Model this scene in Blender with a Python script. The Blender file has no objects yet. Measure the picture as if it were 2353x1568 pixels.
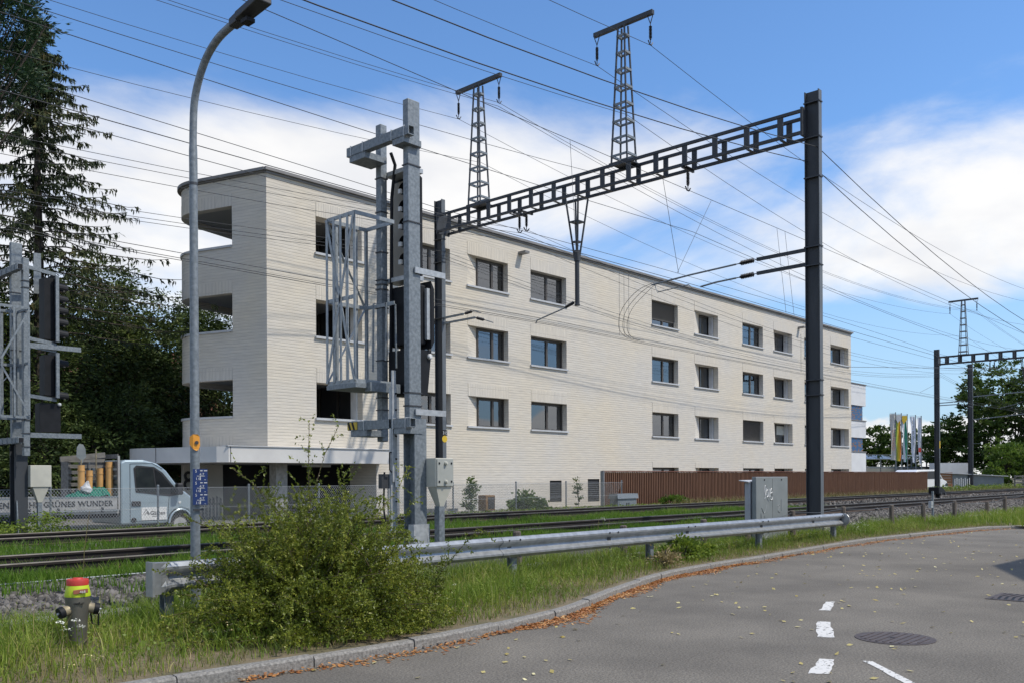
import bpy, math, random
import numpy as np
from mathutils import Vector, Matrix

# ------------------------------------------------------------------ camera, sky, sun, exposure
SC = bpy.context.scene
COL = SC.collection
R = math.radians
random.seed(7)
RNG = np.random.default_rng(7)

cam_data = bpy.data.cameras.new('camera')
cam = bpy.data.objects.new('camera', cam_data)
COL.objects.link(cam)
SC.camera = cam
cam_data.sensor_width = 36.0
cam_data.lens = 36.0 * 2100 / 2352
cam_data.shift_y = (1096.5 - 784) / 2352
cam_data.clip_start = 0.1
cam_data.clip_end = 3000
cam.matrix_world = (Matrix.Translation((0, 0, 1.65)) @ Matrix.Rotation(R(-47.494), 4, 'Z')
                    @ Matrix.Rotation(R(90), 4, 'X') @ Matrix.Rotation(-0.0055, 4, 'Z'))

SUN_EL = 54.0
SUN_DIR = Vector((0.447, -0.894, 0)).normalized()      # horizontal direction towards the sun
to_sun = Vector((SUN_DIR.x * math.cos(R(SUN_EL)), SUN_DIR.y * math.cos(R(SUN_EL)), math.sin(R(SUN_EL))))

world = bpy.data.worlds.new('World')
SC.world = world
world.use_nodes = True
wt = world.node_tree
wt.nodes.clear()
def wn(t, **k):
    n = wt.nodes.new(t)
    for a, b in k.items():
        setattr(n, a, b)
    return n
def wmath(op, a, b=None, c=None, clamp=False):
    n = wn('ShaderNodeMath', operation=op, use_clamp=clamp)
    for i, v in enumerate((a, b, c)):
        if v is None: continue
        if isinstance(v, (int, float)): n.inputs[i].default_value = v
        else: wt.links.new(v, n.inputs[i])
    return n.outputs[0]
def wramp(v, a, b):
    n = wn('ShaderNodeMapRange', interpolation_type='SMOOTHSTEP')
    wt.links.new(v, n.inputs[0])
    n.inputs[1].default_value = a; n.inputs[2].default_value = b
    return n.outputs[0]
sky = wn('ShaderNodeTexSky', sky_type='NISHITA')
sky.sun_disc = False
sky.sun_elevation = R(SUN_EL)
sky.sun_rotation = math.atan2(SUN_DIR.x, SUN_DIR.y)
sky.altitude = 400
sky.air_density = 1.0
sky.dust_density = 0.4
sky.ozone_density = 2.2
tc = wn('ShaderNodeTexCoord')
sep = wn('ShaderNodeSeparateXYZ')
wt.links.new(tc.outputs['Generated'], sep.inputs[0])
X, Y, Z = sep.outputs
zc = wmath('MAXIMUM', Z, 0.02)
# high cloud sheet: noise on a plane overhead, so that it flattens towards the horizon
den = wmath('ADD', zc, 0.16)
comb = wn('ShaderNodeCombineXYZ')
wt.links.new(wmath('DIVIDE', X, den), comb.inputs[0])
wt.links.new(wmath('DIVIDE', Y, den), comb.inputs[1])
comb.inputs[2].default_value = 5.1
n1 = wn('ShaderNodeTexNoise'); n1.inputs['Scale'].default_value = 0.9; n1.inputs['Detail'].default_value = 9; n1.inputs['Roughness'].default_value = 0.56
n1.inputs['Distortion'].default_value = 0.35
wt.links.new(comb.outputs[0], n1.inputs['Vector'])
band = wmath('MULTIPLY', wramp(Z, 0.09, 0.21), wmath('SUBTRACT', 1.0, wramp(Z, 0.29, 0.44)))
cov = wmath('ADD', wmath('MULTIPLY', wramp(Z, 0.50, 0.66), 0.24), wmath('MULTIPLY_ADD', band, 0.385, n1.outputs[0]))  # extra cloud near the zenith, out of view, added for neutral fill light
m1 = wmath('MULTIPLY', wramp(cov, 0.66, 0.90), 0.95)
# puffy cumulus low over the horizon
comb2 = wn('ShaderNodeCombineXYZ')
wt.links.new(wmath('MULTIPLY', X, 1.0), comb2.inputs[0]); wt.links.new(wmath('MULTIPLY', Y, 1.0), comb2.inputs[1]); wt.links.new(wmath('MULTIPLY', Z, 1.7), comb2.inputs[2])
n2 = wn('ShaderNodeTexNoise'); n2.inputs['Scale'].default_value = 9.0; n2.inputs['Detail'].default_value = 6; n2.inputs['Roughness'].default_value = 0.5
wt.links.new(comb2.outputs[0], n2.inputs['Vector'])
low = wmath('SUBTRACT', 1.0, wramp(Z, 0.02, 0.125))
m2 = wmath('MULTIPLY', wramp(wmath('MULTIPLY_ADD', low, 0.30, n2.outputs[0]), 0.64, 0.70), wmath('MULTIPLY', wramp(low, 0.02, 0.3), 0.92))
mask = wmath('MAXIMUM', m1, m2)
# soft grey modelling inside the clouds
n3 = wn('ShaderNodeTexNoise'); n3.inputs['Scale'].default_value = 3.2; n3.inputs['Detail'].default_value = 4
wt.links.new(comb.outputs[0], n3.inputs['Vector'])
cr = wn('ShaderNodeMix', data_type='RGBA')
wt.links.new(wramp(n3.outputs[0], 0.35, 0.65), cr.inputs[0])
cr.inputs[6].default_value = (5.6, 5.6, 5.7, 1)
cr.inputs[7].default_value = (6.5, 6.4, 6.25, 1)
mx = wn('ShaderNodeMix', data_type='RGBA')
tint = wn('ShaderNodeMix', data_type='RGBA', blend_type='MULTIPLY'); tint.inputs[0].default_value = 1.0
wt.links.new(sky.outputs[0], tint.inputs[6]); tint.inputs[7].default_value = (0.78, 1.03, 1.25, 1)
hz = wn('ShaderNodeMix', data_type='RGBA'); hz.inputs[7].default_value = (3.0, 4.1, 5.2, 1)
wt.links.new(wmath('MULTIPLY', wmath('SUBTRACT', 1.0, wramp(Z, 0.0, 0.30)), 0.85), hz.inputs[0]); wt.links.new(tint.outputs[2], hz.inputs[6])
wt.links.new(mask, mx.inputs[0]); wt.links.new(hz.outputs[2], mx.inputs[6]); wt.links.new(cr.outputs[2], mx.inputs[7])
bg = wn('ShaderNodeBackground'); bg.inputs['Strength'].default_value = 0.148
wt.links.new(mx.outputs[2], bg.inputs[0])
wo = wn('ShaderNodeOutputWorld'); wt.links.new(bg.outputs[0], wo.inputs[0])

sun_data = bpy.data.lights.new('sun', 'SUN')
sun = bpy.data.objects.new('sun', sun_data)
COL.objects.link(sun)
sun_data.energy = 3.35
sun_data.angle = R(0.9)
sun_data.color = (1.0, 0.935, 0.83)
sun.rotation_euler = to_sun.to_track_quat('Z', 'Y').to_euler()

SC.view_settings.view_transform = 'Standard'
SC.view_settings.look = 'None'
SC.view_settings.exposure = 0.12
SC.view_settings.gamma = 1.0
SC.view_settings.use_curve_mapping = False
SC.render.engine = 'CYCLES'
SC.cycles.max_bounces = 6
SC.cycles.transparent_max_bounces = 12
SC.cycles.use_denoising = True

# ------------------------------------------------------------------ helpers
ORG = {}
def P(o):                       # world origin of the thing an object belongs to
    while o.parent: o = o.parent
    return ORG.get(o.name, Vector((0, 0, 0)))
def tag(o, label=None, cat=None, group=None, kind=None):
    if label: o['label'] = label
    if cat: o['category'] = cat
    if group: o['group'] = group
    if kind: o['kind'] = kind
    return o
def thing(name, label, cat, loc=(0, 0, 0), group=None, rz=0):
    o = bpy.data.objects.new(name, None)
    COL.objects.link(o)
    o.empty_display_size = 0.2
    o.location = loc
    o.rotation_euler = (0, 0, rz)
    ORG[o.name] = Vector(loc) if rz == 0 else Vector((0, 0, 0))
    return tag(o, label, cat, group)
def copy_tree(o, parent=None):
    c = o.copy()
    COL.objects.link(c)
    c.parent = parent
    for ch in [x for x in bpy.data.objects if x.parent == o]:
        copy_tree(ch, c)
    return c
KIDS = {}
class MB:
    def __init__(s):
        s.v = []; s.f = []
    def add(s, vs, fs):
        b = len(s.v)
        s.v += [tuple(p) for p in vs]
        s.f += [tuple(i + b for i in f) for f in fs]
        return s
    def box(s, x0, x1, y0, y1, z0, z1):
        return s.add([(x0, y0, z0), (x1, y0, z0), (x1, y1, z0), (x0, y1, z0), (x0, y0, z1), (x1, y0, z1), (x1, y1, z1), (x0, y1, z1)],
                     [(0, 3, 2, 1), (4, 5, 6, 7), (0, 1, 5, 4), (1, 2, 6, 5), (2, 3, 7, 6), (3, 0, 4, 7)])
    def hexa(s, p):             # eight corners, bottom ring then top ring
        return s.add(p, [(0, 3, 2, 1), (4, 5, 6, 7), (0, 1, 5, 4), (1, 2, 6, 5), (2, 3, 7, 6), (3, 0, 4, 7)])
    def beam(s, a, b, w, h=None, up=(0, 0, 1)):
        a = Vector(a); b = Vector(b); h = w if h is None else h
        d = (b - a).normalized(); u = Vector(up)
        if abs(d.dot(u)) > 0.98: u = Vector((1, 0, 0))
        r = d.cross(u).normalized(); u = r.cross(d)
        r *= w / 2; u *= h / 2
        return s.hexa([a - r - u, a + r - u, b + r - u, b - r - u, a - r + u, a + r + u, b + r + u, b - r + u])
    def tube(s, pts, r, n=6, cap=True):
        pts = [Vector(p) for p in pts]
        rs = r if isinstance(r, (list, tuple)) else [r] * len(pts)
        base = len(s.v)
        prev = None
        for i, p in enumerate(pts):
            d = (pts[min(i + 1, len(pts) - 1)] - pts[max(i - 1, 0)])
            d = d.normalized() if d.length > 1e-9 else Vector((0, 0, 1))
            if prev is None:
                u = Vector((0, 0, 1)) if abs(d.z) < 0.9 else Vector((1, 0, 0))
                a = d.cross(u).normalized()
            else:
                a = (prev - d * prev.dot(d)).normalized()
            prev = a
            b = d.cross(a)
            for k in range(n):
                t = 2 * math.pi * k / n
                s.v.append(tuple(p + (a * math.cos(t) + b * math.sin(t)) * rs[i]))
        for i in range(len(pts) - 1):
            for k in range(n):
                k2 = (k + 1) % n
                s.f.append((base + i * n + k, base + i * n + k2, base + (i + 1) * n + k2, base + (i + 1) * n + k))
        if cap:
            s.f.append(tuple(base + k for k in reversed(range(n))))
            s.f.append(tuple(base + (len(pts) - 1) * n + k for k in range(n)))
        return s
    def lathe(s, prof, o=(0, 0, 0), axis=(0, 0, 1), n=12):
        o = Vector(o); d = Vector(axis).normalized()
        u = Vector((0, 0, 1)) if abs(d.z) < 0.9 else Vector((1, 0, 0))
        a = d.cross(u).normalized(); b = d.cross(a)
        base = len(s.v)
        for r, h in prof:
            for k in range(n):
                t = 2 * math.pi * k / n
                s.v.append(tuple(o + d * h + (a * math.cos(t) + b * math.sin(t)) * r))
        for i in range(len(prof) - 1):
            for k in range(n):
                k2 = (k + 1) % n
                s.f.append((base + i * n + k, base + i * n + k2, base + (i + 1) * n + k2, base + (i + 1) * n + k))
        s.f.append(tuple(base + k for k in reversed(range(n))))
        s.f.append(tuple(base + (len(prof) - 1) * n + k for k in range(n)))
        return s
    def prism(s, poly, fn, d0, d1):        # poly: 2D outline; fn(a, b, depth) -> 3D
        n = len(poly)
        vs = [fn(a, b, d0) for a, b in poly] + [fn(a, b, d1) for a, b in poly]
        fs = [tuple(range(n - 1, -1, -1)), tuple(range(n, 2 * n))]
        fs += [(i, (i + 1) % n, n + (i + 1) % n, n + i) for i in range(n)]
        return s.add(vs, fs)
    def strip(s, prof, path):              # prof: closed list of (offset right, z); path: list of (x, y, z) -> swept solid
        n = len(prof); base = len(s.v); m = len(path)
        for i, p in enumerate(path):
            a = Vector(path[max(i - 1, 0)]); b = Vector(path[min(i + 1, m - 1)])
            d = (b - a); d.z = 0; d.normalize()
            r = Vector((d.y, -d.x, 0))
            for o, z in prof:
                q = Vector(p) + r * o
                s.v.append((q.x, q.y, q.z + z))
        for i in range(m - 1):
            for k in range(n):
                k2 = (k + 1) % n
                s.f.append((base + i * n + k, base + (i + 1) * n + k, base + (i + 1) * n + k2, base + i * n + k2))
        s.f.append(tuple(base + k for k in range(n)))
        s.f.append(tuple(base + (m - 1) * n + k for k in reversed(range(n))))
        return s
    def mesh(s, name, mat=None, smooth=False, org=None, bevel=0):
        me = bpy.data.meshes.new(name)
        o = org or Vector((0, 0, 0))
        me.from_pydata([(x - o.x, y - o.y, z - o.z) for x, y, z in s.v], [], s.f)
        if mat: me.materials.append(mat)
        if smooth:
            me.polygons.foreach_set('use_smooth', [True] * len(me.polygons))
            if hasattr(me, 'set_sharp_from_angle'): me.set_sharp_from_angle(angle=R(40))
        me.update()
        return me
    def build(s, name, mat, parent=None, smooth=False, bevel=0):
        org = P(parent) if parent else None
        ob = bpy.data.objects.new(name, s.mesh(name, mat, smooth, org))
        COL.objects.link(ob)
        if parent: ob.parent = parent
        if bevel:
            m = ob.modifiers.new('bevel', 'BEVEL'); m.width = bevel; m.segments = 2; m.limit_method = 'ANGLE'
        return ob
def fast_mesh(name, verts, faces, mat):     # numpy quads or triangles
    me = bpy.data.meshes.new(name)
    nv, (nf, k) = len(verts), faces.shape
    me.vertices.add(nv); me.vertices.foreach_set('co', verts.astype(np.float32).ravel())
    me.loops.add(nf * k); me.loops.foreach_set('vertex_index', faces.astype(np.int32).ravel())
    me.polygons.add(nf); me.polygons.foreach_set('loop_start', (np.arange(nf) * k).astype(np.int32))
    me.materials.append(mat)
    me.update(calc_edges=True)
    me.validate()
    return me
def fast_obj(name, verts, faces, mat, parent=None):
    if parent is not None: verts = verts - np.array(P(parent))
    ob = bpy.data.objects.new(name, fast_mesh(name, verts, faces, mat))
    COL.objects.link(ob)
    if parent is not None: ob.parent = parent
    return ob
def text(body, size, mat, parent, loc, rot, name='lettering', extrude=0.002, align='LEFT', spacing=1.0, bold=0.0):
    cu = bpy.data.curves.new(name, 'FONT')
    cu.body = body; cu.size = size; cu.extrude = extrude; cu.align_x = align; cu.space_character = spacing
    cu.resolution_u = 2; cu.offset = bold
    cu.materials.append(mat)
    ob = bpy.data.objects.new(name, cu)
    COL.objects.link(ob)
    ob.parent = parent
    ob.location = Vector(loc) - P(parent)
    ob.rotation_euler = rot
    me = bpy.data.meshes.new_from_object(ob)
    mo = bpy.data.objects.new(name, me); COL.objects.link(mo)
    mo.parent = parent; mo.location = ob.location; mo.rotation_euler = rot
    bpy.data.objects.remove(ob)
    return mo
FRONT = (R(90), 0, 0)            # text facing the railway and the street (towards -Y)

# ------------------------------------------------------------------ materials
def mat(name, c1, c2=None, rough=0.6, metal=0.0, scale=6.0, detail=4, bump=0.0, bscale=None, spec=0.5, stretch=(1, 1, 1), island=0.0,
        ramp=(0.35, 0.65), coat=0.0, sub=None, trans=None):
    m = bpy.data.materials.new(name); m.use_nodes = True
    nt = m.node_tree; b = nt.nodes['Principled BSDF']
    b.inputs['Roughness'].default_value = rough; b.inputs['Metallic'].default_value = metal
    b.inputs['Specular IOR Level'].default_value = spec
    b.inputs['Coat Weight'].default_value = coat
    c1 = (*c1, 1)
    if c2 is None and not bump and not island:
        b.inputs['Base Color'].default_value = c1
        return m
    g = nt.nodes.new('ShaderNodeNewGeometry'); mp = nt.nodes.new('ShaderNodeMapping')
    mp.inputs['Scale'].default_value = stretch
    nt.links.new(g.outputs['Position'], mp.inputs['Vector'])
    out = None
    if c2 is not None:
        nz = nt.nodes.new('ShaderNodeTexNoise'); nz.inputs['Scale'].default_value = scale; nz.inputs['Detail'].default_value = detail
        nt.links.new(mp.outputs[0], nz.inputs['Vector'])
        mr = nt.nodes.new('ShaderNodeMapRange'); mr.inputs[1].default_value = ramp[0]; mr.inputs[2].default_value = ramp[1]
        nt.links.new(nz.outputs[0], mr.inputs[0])
        fac = mr.outputs[0]
        if island:
            mm = nt.nodes.new('ShaderNodeMix'); mm.inputs[0].default_value = island
            nt.links.new(fac, mm.inputs[2]); nt.links.new(g.outputs['Random Per Island'], mm.inputs[3])
            fac = mm.outputs[0]
        mx = nt.nodes.new('ShaderNodeMix'); mx.data_type = 'RGBA'
        nt.links.new(fac, mx.inputs[0]); mx.inputs[6].default_value = c1; mx.inputs[7].default_value = (*c2, 1)
        nt.links.new(mx.outputs[2], b.inputs['Base Color'])
    else:
        b.inputs['Base Color'].default_value = c1
    if bump:
        nb = nt.nodes.new('ShaderNodeTexNoise'); nb.inputs['Scale'].default_value = bscale or scale * 4; nb.inputs['Detail'].default_value = 5
        nt.links.new(mp.outputs[0], nb.inputs['Vector'])
        bp = nt.nodes.new('ShaderNodeBump'); bp.inputs['Strength'].default_value = bump; bp.inputs['Distance'].default_value = 0.02
        nt.links.new(nb.outputs[0], bp.inputs['Height']); nt.links.new(bp.outputs[0], b.inputs['Normal'])
    return m
def leafmat(name, c1, c2, c3=None, rough=0.5, trans=0.35, scale=1.2, spec=0.35):
    m = bpy.data.materials.new(name); m.use_nodes = True
    nt = m.node_tree; b = nt.nodes['Principled BSDF']
    b.inputs['Roughness'].default_value = rough; b.inputs['Specular IOR Level'].default_value = spec
    g = nt.nodes.new('ShaderNodeNewGeometry')
    nz = nt.nodes.new('ShaderNodeTexNoise'); nz.inputs['Scale'].default_value = scale; nz.inputs['Detail'].default_value = 3
    nt.links.new(g.outputs['Position'], nz.inputs['Vector'])
    a = nt.nodes.new('ShaderNodeMapRange'); a.inputs[1].default_value = 0.35; a.inputs[2].default_value = 0.65
    nt.links.new(nz.outputs[0], a.inputs[0])
    mm = nt.nodes.new('ShaderNodeMix'); mm.inputs[0].default_value = 0.55
    nt.links.new(a.outputs[0], mm.inputs[2]); nt.links.new(g.outputs['Random Per Island'], mm.inputs[3])
    cr = nt.nodes.new('ShaderNodeValToRGB')
    cr.color_ramp.elements[0].position = 0.2; cr.color_ramp.elements[0].color = (*c1, 1)
    cr.color_ramp.elements[1].position = 0.7; cr.color_ramp.elements[1].color = (*c2, 1)
    if c3:
        e = cr.color_ramp.elements.new(0.9); e.color = (*c3, 1)
    nt.links.new(mm.outputs[0], cr.inputs[0])
    nt.links.new(cr.outputs[0], b.inputs['Base Color'])
    if trans:
        tr = nt.nodes.new('ShaderNodeBsdfTranslucent'); nt.links.new(cr.outputs[0], tr.inputs[0])
        ms = nt.nodes.new('ShaderNodeMixShader'); ms.inputs[0].default_value = trans
        out = nt.nodes['Material Output']
        nt.links.new(b.outputs[0], ms.inputs[1]); nt.links.new(tr.outputs[0], ms.inputs[2]); nt.links.new(ms.outputs[0], out.inputs[0])
    return m

M = {}
M['galv'] = mat('galvanised_steel', (0.235, 0.262, 0.28), (0.15, 0.172, 0.188), rough=0.55, metal=0.3, scale=22, detail=6, bump=0.05)
M['galv_lt'] = mat('bright_galvanised_steel', (0.47, 0.49, 0.50), (0.35, 0.37, 0.385), rough=0.42, metal=0.25, scale=14, detail=6)
M['flange'] = mat('pale_mast_flange', (0.135, 0.15, 0.165), (0.105, 0.118, 0.13), rough=0.55, metal=0.1, scale=6, stretch=(1, 1, .3))
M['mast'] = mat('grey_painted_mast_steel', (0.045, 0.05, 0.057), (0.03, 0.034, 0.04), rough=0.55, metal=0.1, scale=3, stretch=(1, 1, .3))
M['steel_dk'] = mat('dark_steel', (0.06, 0.064, 0.072), (0.04, 0.043, 0.048), rough=0.55, metal=0.2, scale=8)
M['wire'] = mat('wire_black', (0.03, 0.032, 0.035), rough=0.6)
M['wire_grey'] = mat('wire_grey', (0.10, 0.105, 0.115), rough=0.5, metal=0.3)
M['black'] = mat('black_enamel', (0.008, 0.009, 0.011), (0.013, 0.014, 0.017), rough=0.6, scale=5, spec=0.25)
M['cage_zinc'] = mat('pale_cage_zinc', (0.34, 0.37, 0.39), (0.24, 0.265, 0.28), rough=0.5, metal=0.3, scale=14)
M['rail_zinc'] = mat('weathered_guardrail_zinc', (0.40, 0.415, 0.425), (0.29, 0.305, 0.315), rough=0.40, metal=0.55, scale=9, detail=7)
M['lamp_dark'] = mat('dark_lamp_housing', (0.028, 0.03, 0.033), rough=0.5)
M['insul'] = mat('black_rubber_insulator', (0.012, 0.012, 0.014), rough=0.5)
M['white'] = mat('white_paint', (0.72, 0.72, 0.70), (0.62, 0.62, 0.60), rough=0.5, scale=3)
M['cream'] = mat('cream_paint', (0.50, 0.49, 0.42), (0.44, 0.43, 0.37), rough=0.5, scale=5)
M['asph'] = None
M['kerb'] = mat('granite_kerb', (0.29, 0.275, 0.25), (0.15, 0.143, 0.13), rough=0.85, scale=40, detail=8, bump=0.35, bscale=90)
M['soil'] = mat('dry_soil', (0.20, 0.155, 0.095), (0.11, 0.10, 0.05), rough=0.95, scale=3, detail=8, bump=0.6, bscale=30)
M['ground'] = mat('ground_earth', (0.10, 0.10, 0.055), (0.15, 0.12, 0.075), rough=0.95, scale=0.6, detail=8)
M['ballast_bed'] = mat('ballast_fines', (0.10, 0.09, 0.08), (0.04, 0.036, 0.032), rough=0.95, scale=25, detail=8, bump=0.8, bscale=40)
M['stone'] = mat('ballast_stone', (0.20, 0.185, 0.17), (0.022, 0.021, 0.02), rough=0.9, scale=6, island=0.9, bump=0.3, bscale=60)
M['rail_side'] = mat('dark_rail_side', (0.010, 0.0085, 0.008), (0.022, 0.014, 0.011), rough=0.85, scale=9, stretch=(.3, 1, 3))  # web and head sides near black
M['lit_rail_rust'] = mat('lit_rail_rust', (0.10, 0.065, 0.045), (0.06, 0.04, 0.03), rough=0.9, scale=6, stretch=(.3, 1, 3))  # rust brown foot edge, painted lighter where it catches the light
M['rail_top'] = mat('rail_head', (0.12, 0.112, 0.10), (0.08, 0.072, 0.062), rough=0.5, metal=0.5, scale=4)
M['sleeper'] = mat('concrete_sleeper', (0.22, 0.20, 0.17), (0.13, 0.115, 0.10), rough=0.9, scale=10)
M['concrete'] = mat('weathered_concrete', (0.34, 0.33, 0.30), (0.22, 0.21, 0.19), rough=0.9, scale=7, detail=8, bump=0.2)
M['wood_post'] = mat('weathered_timber', (0.17, 0.14, 0.115), (0.085, 0.07, 0.06), rough=0.9, scale=18, stretch=(1, 1, .15), bump=0.4)
M['slat'] = mat('brown_larch', (0.20, 0.095, 0.05), (0.105, 0.05, 0.028), rough=0.75, scale=3.0, stretch=(6, 6, .6), island=0.55)
M['slat_dark'] = mat('brown_batten', (0.10, 0.045, 0.025), rough=0.8)
M['canopy'] = mat('pale_concrete', (0.60, 0.59, 0.565), (0.54, 0.53, 0.51), rough=0.75, scale=1.5)
M['sill'] = mat('sill_metal', (0.52, 0.53, 0.54), (0.46, 0.47, 0.48), rough=0.5, scale=3)
M['fascia'] = mat('roof_fascia', (0.235, 0.225, 0.215), (0.19, 0.182, 0.175), rough=0.55, metal=0.2, scale=2)
M['frame'] = mat('bronze_window_frame', (0.075, 0.066, 0.058), rough=0.45, metal=0.2)
M['blind'] = mat('dark_blind', (0.19, 0.18, 0.17), rough=0.55)
M['screen'] = mat('grey_window_screen', (0.10, 0.10, 0.10), rough=0.8)
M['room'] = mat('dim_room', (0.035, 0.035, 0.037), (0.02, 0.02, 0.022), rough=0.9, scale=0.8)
M['curtain'] = mat('grey_curtain', (0.15, 0.15, 0.15), (0.07, 0.07, 0.07), rough=0.9, scale=4, stretch=(8, 8, .2))
M['ceil'] = mat('loggia_ceiling', (0.42, 0.41, 0.39), rough=0.8)
M['asphalt_yard'] = mat('yard_paving', (0.16, 0.15, 0.13), (0.11, 0.105, 0.09), rough=0.95, scale=2)
M['cabinet'] = mat('grey_cabinet', (0.215, 0.235, 0.235), (0.18, 0.20, 0.20), rough=0.5, scale=2.5)
M['cabinet_lt'] = mat('light_grey_cabinet', (0.36, 0.375, 0.39), (0.31, 0.325, 0.34), rough=0.5, scale=2.5)
M['yellow'] = mat('yellow_enamel', (0.62, 0.42, 0.03), rough=0.5)
M['orange'] = mat('orange_plate', (0.72, 0.30, 0.03), rough=0.5)
M['blue'] = mat('blue_sign', (0.012, 0.035, 0.14), rough=0.45)
M['red'] = mat('red_cap', (0.55, 0.045, 0.03), (0.42, 0.04, 0.03), rough=0.5, scale=6)
M['neon'] = mat('neon_yellow', (0.50, 0.62, 0.02), (0.42, 0.55, 0.02), rough=0.5, scale=6)
M['hydrant'] = mat('hydrant_steel', (0.165, 0.155, 0.13), (0.12, 0.115, 0.10), rough=0.45, metal=0.4, scale=9)
M['brass'] = mat('dull_brass', (0.34, 0.29, 0.19), (0.26, 0.22, 0.15), rough=0.5, metal=0.3, scale=10)
M['rustplate'] = mat('brown_plate', (0.24, 0.075, 0.035), rough=0.6)
M['rustbox'] = mat('ochre_box', (0.26, 0.15, 0.05), (0.16, 0.08, 0.03), rough=0.7, scale=12)
M['carpaint'] = mat('pale_blue_car_paint', (0.34, 0.42, 0.46), (0.31, 0.385, 0.43), rough=0.32, metal=0.25, scale=2, coat=0.4)
M['carwhite'] = mat('white_car_paint', (0.75, 0.76, 0.77), rough=0.28, coat=0.5)
M['plastic'] = mat('black_plastic', (0.022, 0.022, 0.024), rough=0.55)
M['tyre'] = mat('tyre_rubber', (0.018, 0.018, 0.018), rough=0.85)
M['alu'] = mat('dull_aluminium', (0.42, 0.415, 0.40), (0.33, 0.325, 0.31), rough=0.5, metal=0.3, scale=5)
M['ochre'] = mat('ochre_plastic_pipe', (0.58, 0.33, 0.12), (0.50, 0.28, 0.10), rough=0.5, scale=4)
M['net'] = mat('green_net', (0.0, 0.16, 0.105), (0.0, 0.10, 0.07), rough=0.7, scale=14)
M['pallet'] = mat('grey_pallet_wood', (0.20, 0.19, 0.175), (0.12, 0.115, 0.105), rough=0.9, scale=12, stretch=(.3, 1, 1))
M['ink'] = mat('dark_ink', (0.05, 0.052, 0.055), rough=0.6)
M['paint_line'] = None
M['bark'] = mat('bark', (0.075, 0.06, 0.045), (0.04, 0.032, 0.025), rough=0.95, scale=14, stretch=(1, 1, .25), bump=0.5)
M['twig'] = mat('twig', (0.12, 0.085, 0.055), rough=0.9)
M['house_wall'] = mat('cream_render', (0.52, 0.49, 0.43), (0.46, 0.43, 0.38), rough=0.9, scale=1)
M['tiles'] = mat('red_roof_tiles', (0.26, 0.10, 0.06), (0.17, 0.07, 0.045), rough=0.85, scale=3)
M['wall_white'] = mat('white_render', (0.66, 0.67, 0.68), (0.60, 0.61, 0.62), rough=0.8, scale=1.2)
M['leaf_bush'] = leafmat('bush_leaf', (0.085, 0.115, 0.015), (0.21, 0.25, 0.028), (0.38, 0.38, 0.07), scale=2.5, trans=0.35, rough=0.42)
M['grass'] = leafmat('grass_blade', (0.13, 0.215, 0.024), (0.27, 0.355, 0.046), (0.48, 0.43, 0.16), scale=0.9, trans=0.4)
M['grass_dry'] = leafmat('dry_grass_blade', (0.15, 0.145, 0.045), (0.30, 0.235, 0.11), (0.42, 0.33, 0.17), scale=1.5, trans=0.3)
M['grass_track'] = leafmat('track_grass', (0.075, 0.155, 0.014), (0.15, 0.27, 0.025), (0.24, 0.28, 0.045), scale=0.5, trans=0.45)
M['weed'] = leafmat('weed_leaf', (0.095, 0.155, 0.018), (0.19, 0.265, 0.034), (0.29, 0.34, 0.05), scale=2, trans=0.4)
M['spruce'] = leafmat('spruce_needles', (0.022, 0.034, 0.015), (0.055, 0.070, 0.024), (0.105, 0.092, 0.036), scale=0.6, trans=0.12, rough=0.65, spec=0.2)
M['yew'] = leafmat('yew_needles', (0.03, 0.052, 0.016), (0.082, 0.118, 0.03), (0.15, 0.18, 0.045), scale=0.5, trans=0.15, rough=0.6, spec=0.25)
M['pine'] = leafmat('pine_needles', (0.015, 0.04, 0.016), (0.035, 0.075, 0.024), (0.06, 0.10, 0.03), scale=0.8, trans=0.2)
M['broad'] = leafmat('broad_leaf', (0.035, 0.068, 0.013), (0.085, 0.14, 0.026), (0.14, 0.19, 0.035), scale=0.4, trans=0.35)
M['broad_lt'] = leafmat('bright_broad_leaf', (0.06, 0.12, 0.018), (0.14, 0.22, 0.032), (0.20, 0.27, 0.045), scale=0.6, trans=0.4)
M['fallen'] = leafmat('fallen_leaf', (0.28, 0.10, 0.028), (0.52, 0.25, 0.085), (0.62, 0.43, 0.20), scale=5, trans=0.15)
M['fallen_pale'] = leafmat('pale_fallen_leaf', (0.42, 0.33, 0.10), (0.60, 0.52, 0.22), (0.72, 0.66, 0.38), scale=5, trans=0.15)
M['petal'] = mat('white_petals', (0.72, 0.72, 0.62), rough=0.7)
M['petal_yellow'] = mat('cream_yellow_petals', (0.62, 0.50, 0.20), (0.70, 0.60, 0.32), rough=0.7, scale=30)

def shader(name):
    m = bpy.data.materials.new(name); m.use_nodes = True
    return m, m.node_tree, m.node_tree.nodes['Principled BSDF']
def nd(nt, t, **k):
    n = nt.nodes.new(t)
    for a, b in k.items(): setattr(n, a, b)
    return n

# asphalt: pale aggregate speckle, worn patches, faint tyre-polished tone
m, nt, b = shader('asphalt')
g = nd(nt, 'ShaderNodeNewGeometry')
na = nd(nt, 'ShaderNodeTexNoise'); na.inputs['Scale'].default_value = 0.55; na.inputs['Detail'].default_value = 9; na.inputs['Roughness'].default_value = .62
nb = nd(nt, 'ShaderNodeTexNoise'); nb.inputs['Scale'].default_value = 48; nb.inputs['Detail'].default_value = 5; nb.inputs['Roughness'].default_value = 0.7
nc = nd(nt, 'ShaderNodeTexVoronoi'); nc.inputs['Scale'].default_value = 70
for q in (na, nb, nc): nt.links.new(g.outputs['Position'], q.inputs['Vector'])
r1 = nd(nt, 'ShaderNodeValToRGB'); r1.color_ramp.elements[0].position = .36; r1.color_ramp.elements[1].position = .64
r1.color_ramp.elements[0].color = (.120, .108, .090, 1); r1.color_ramp.elements[1].color = (.178, .161, .134, 1)
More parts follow.
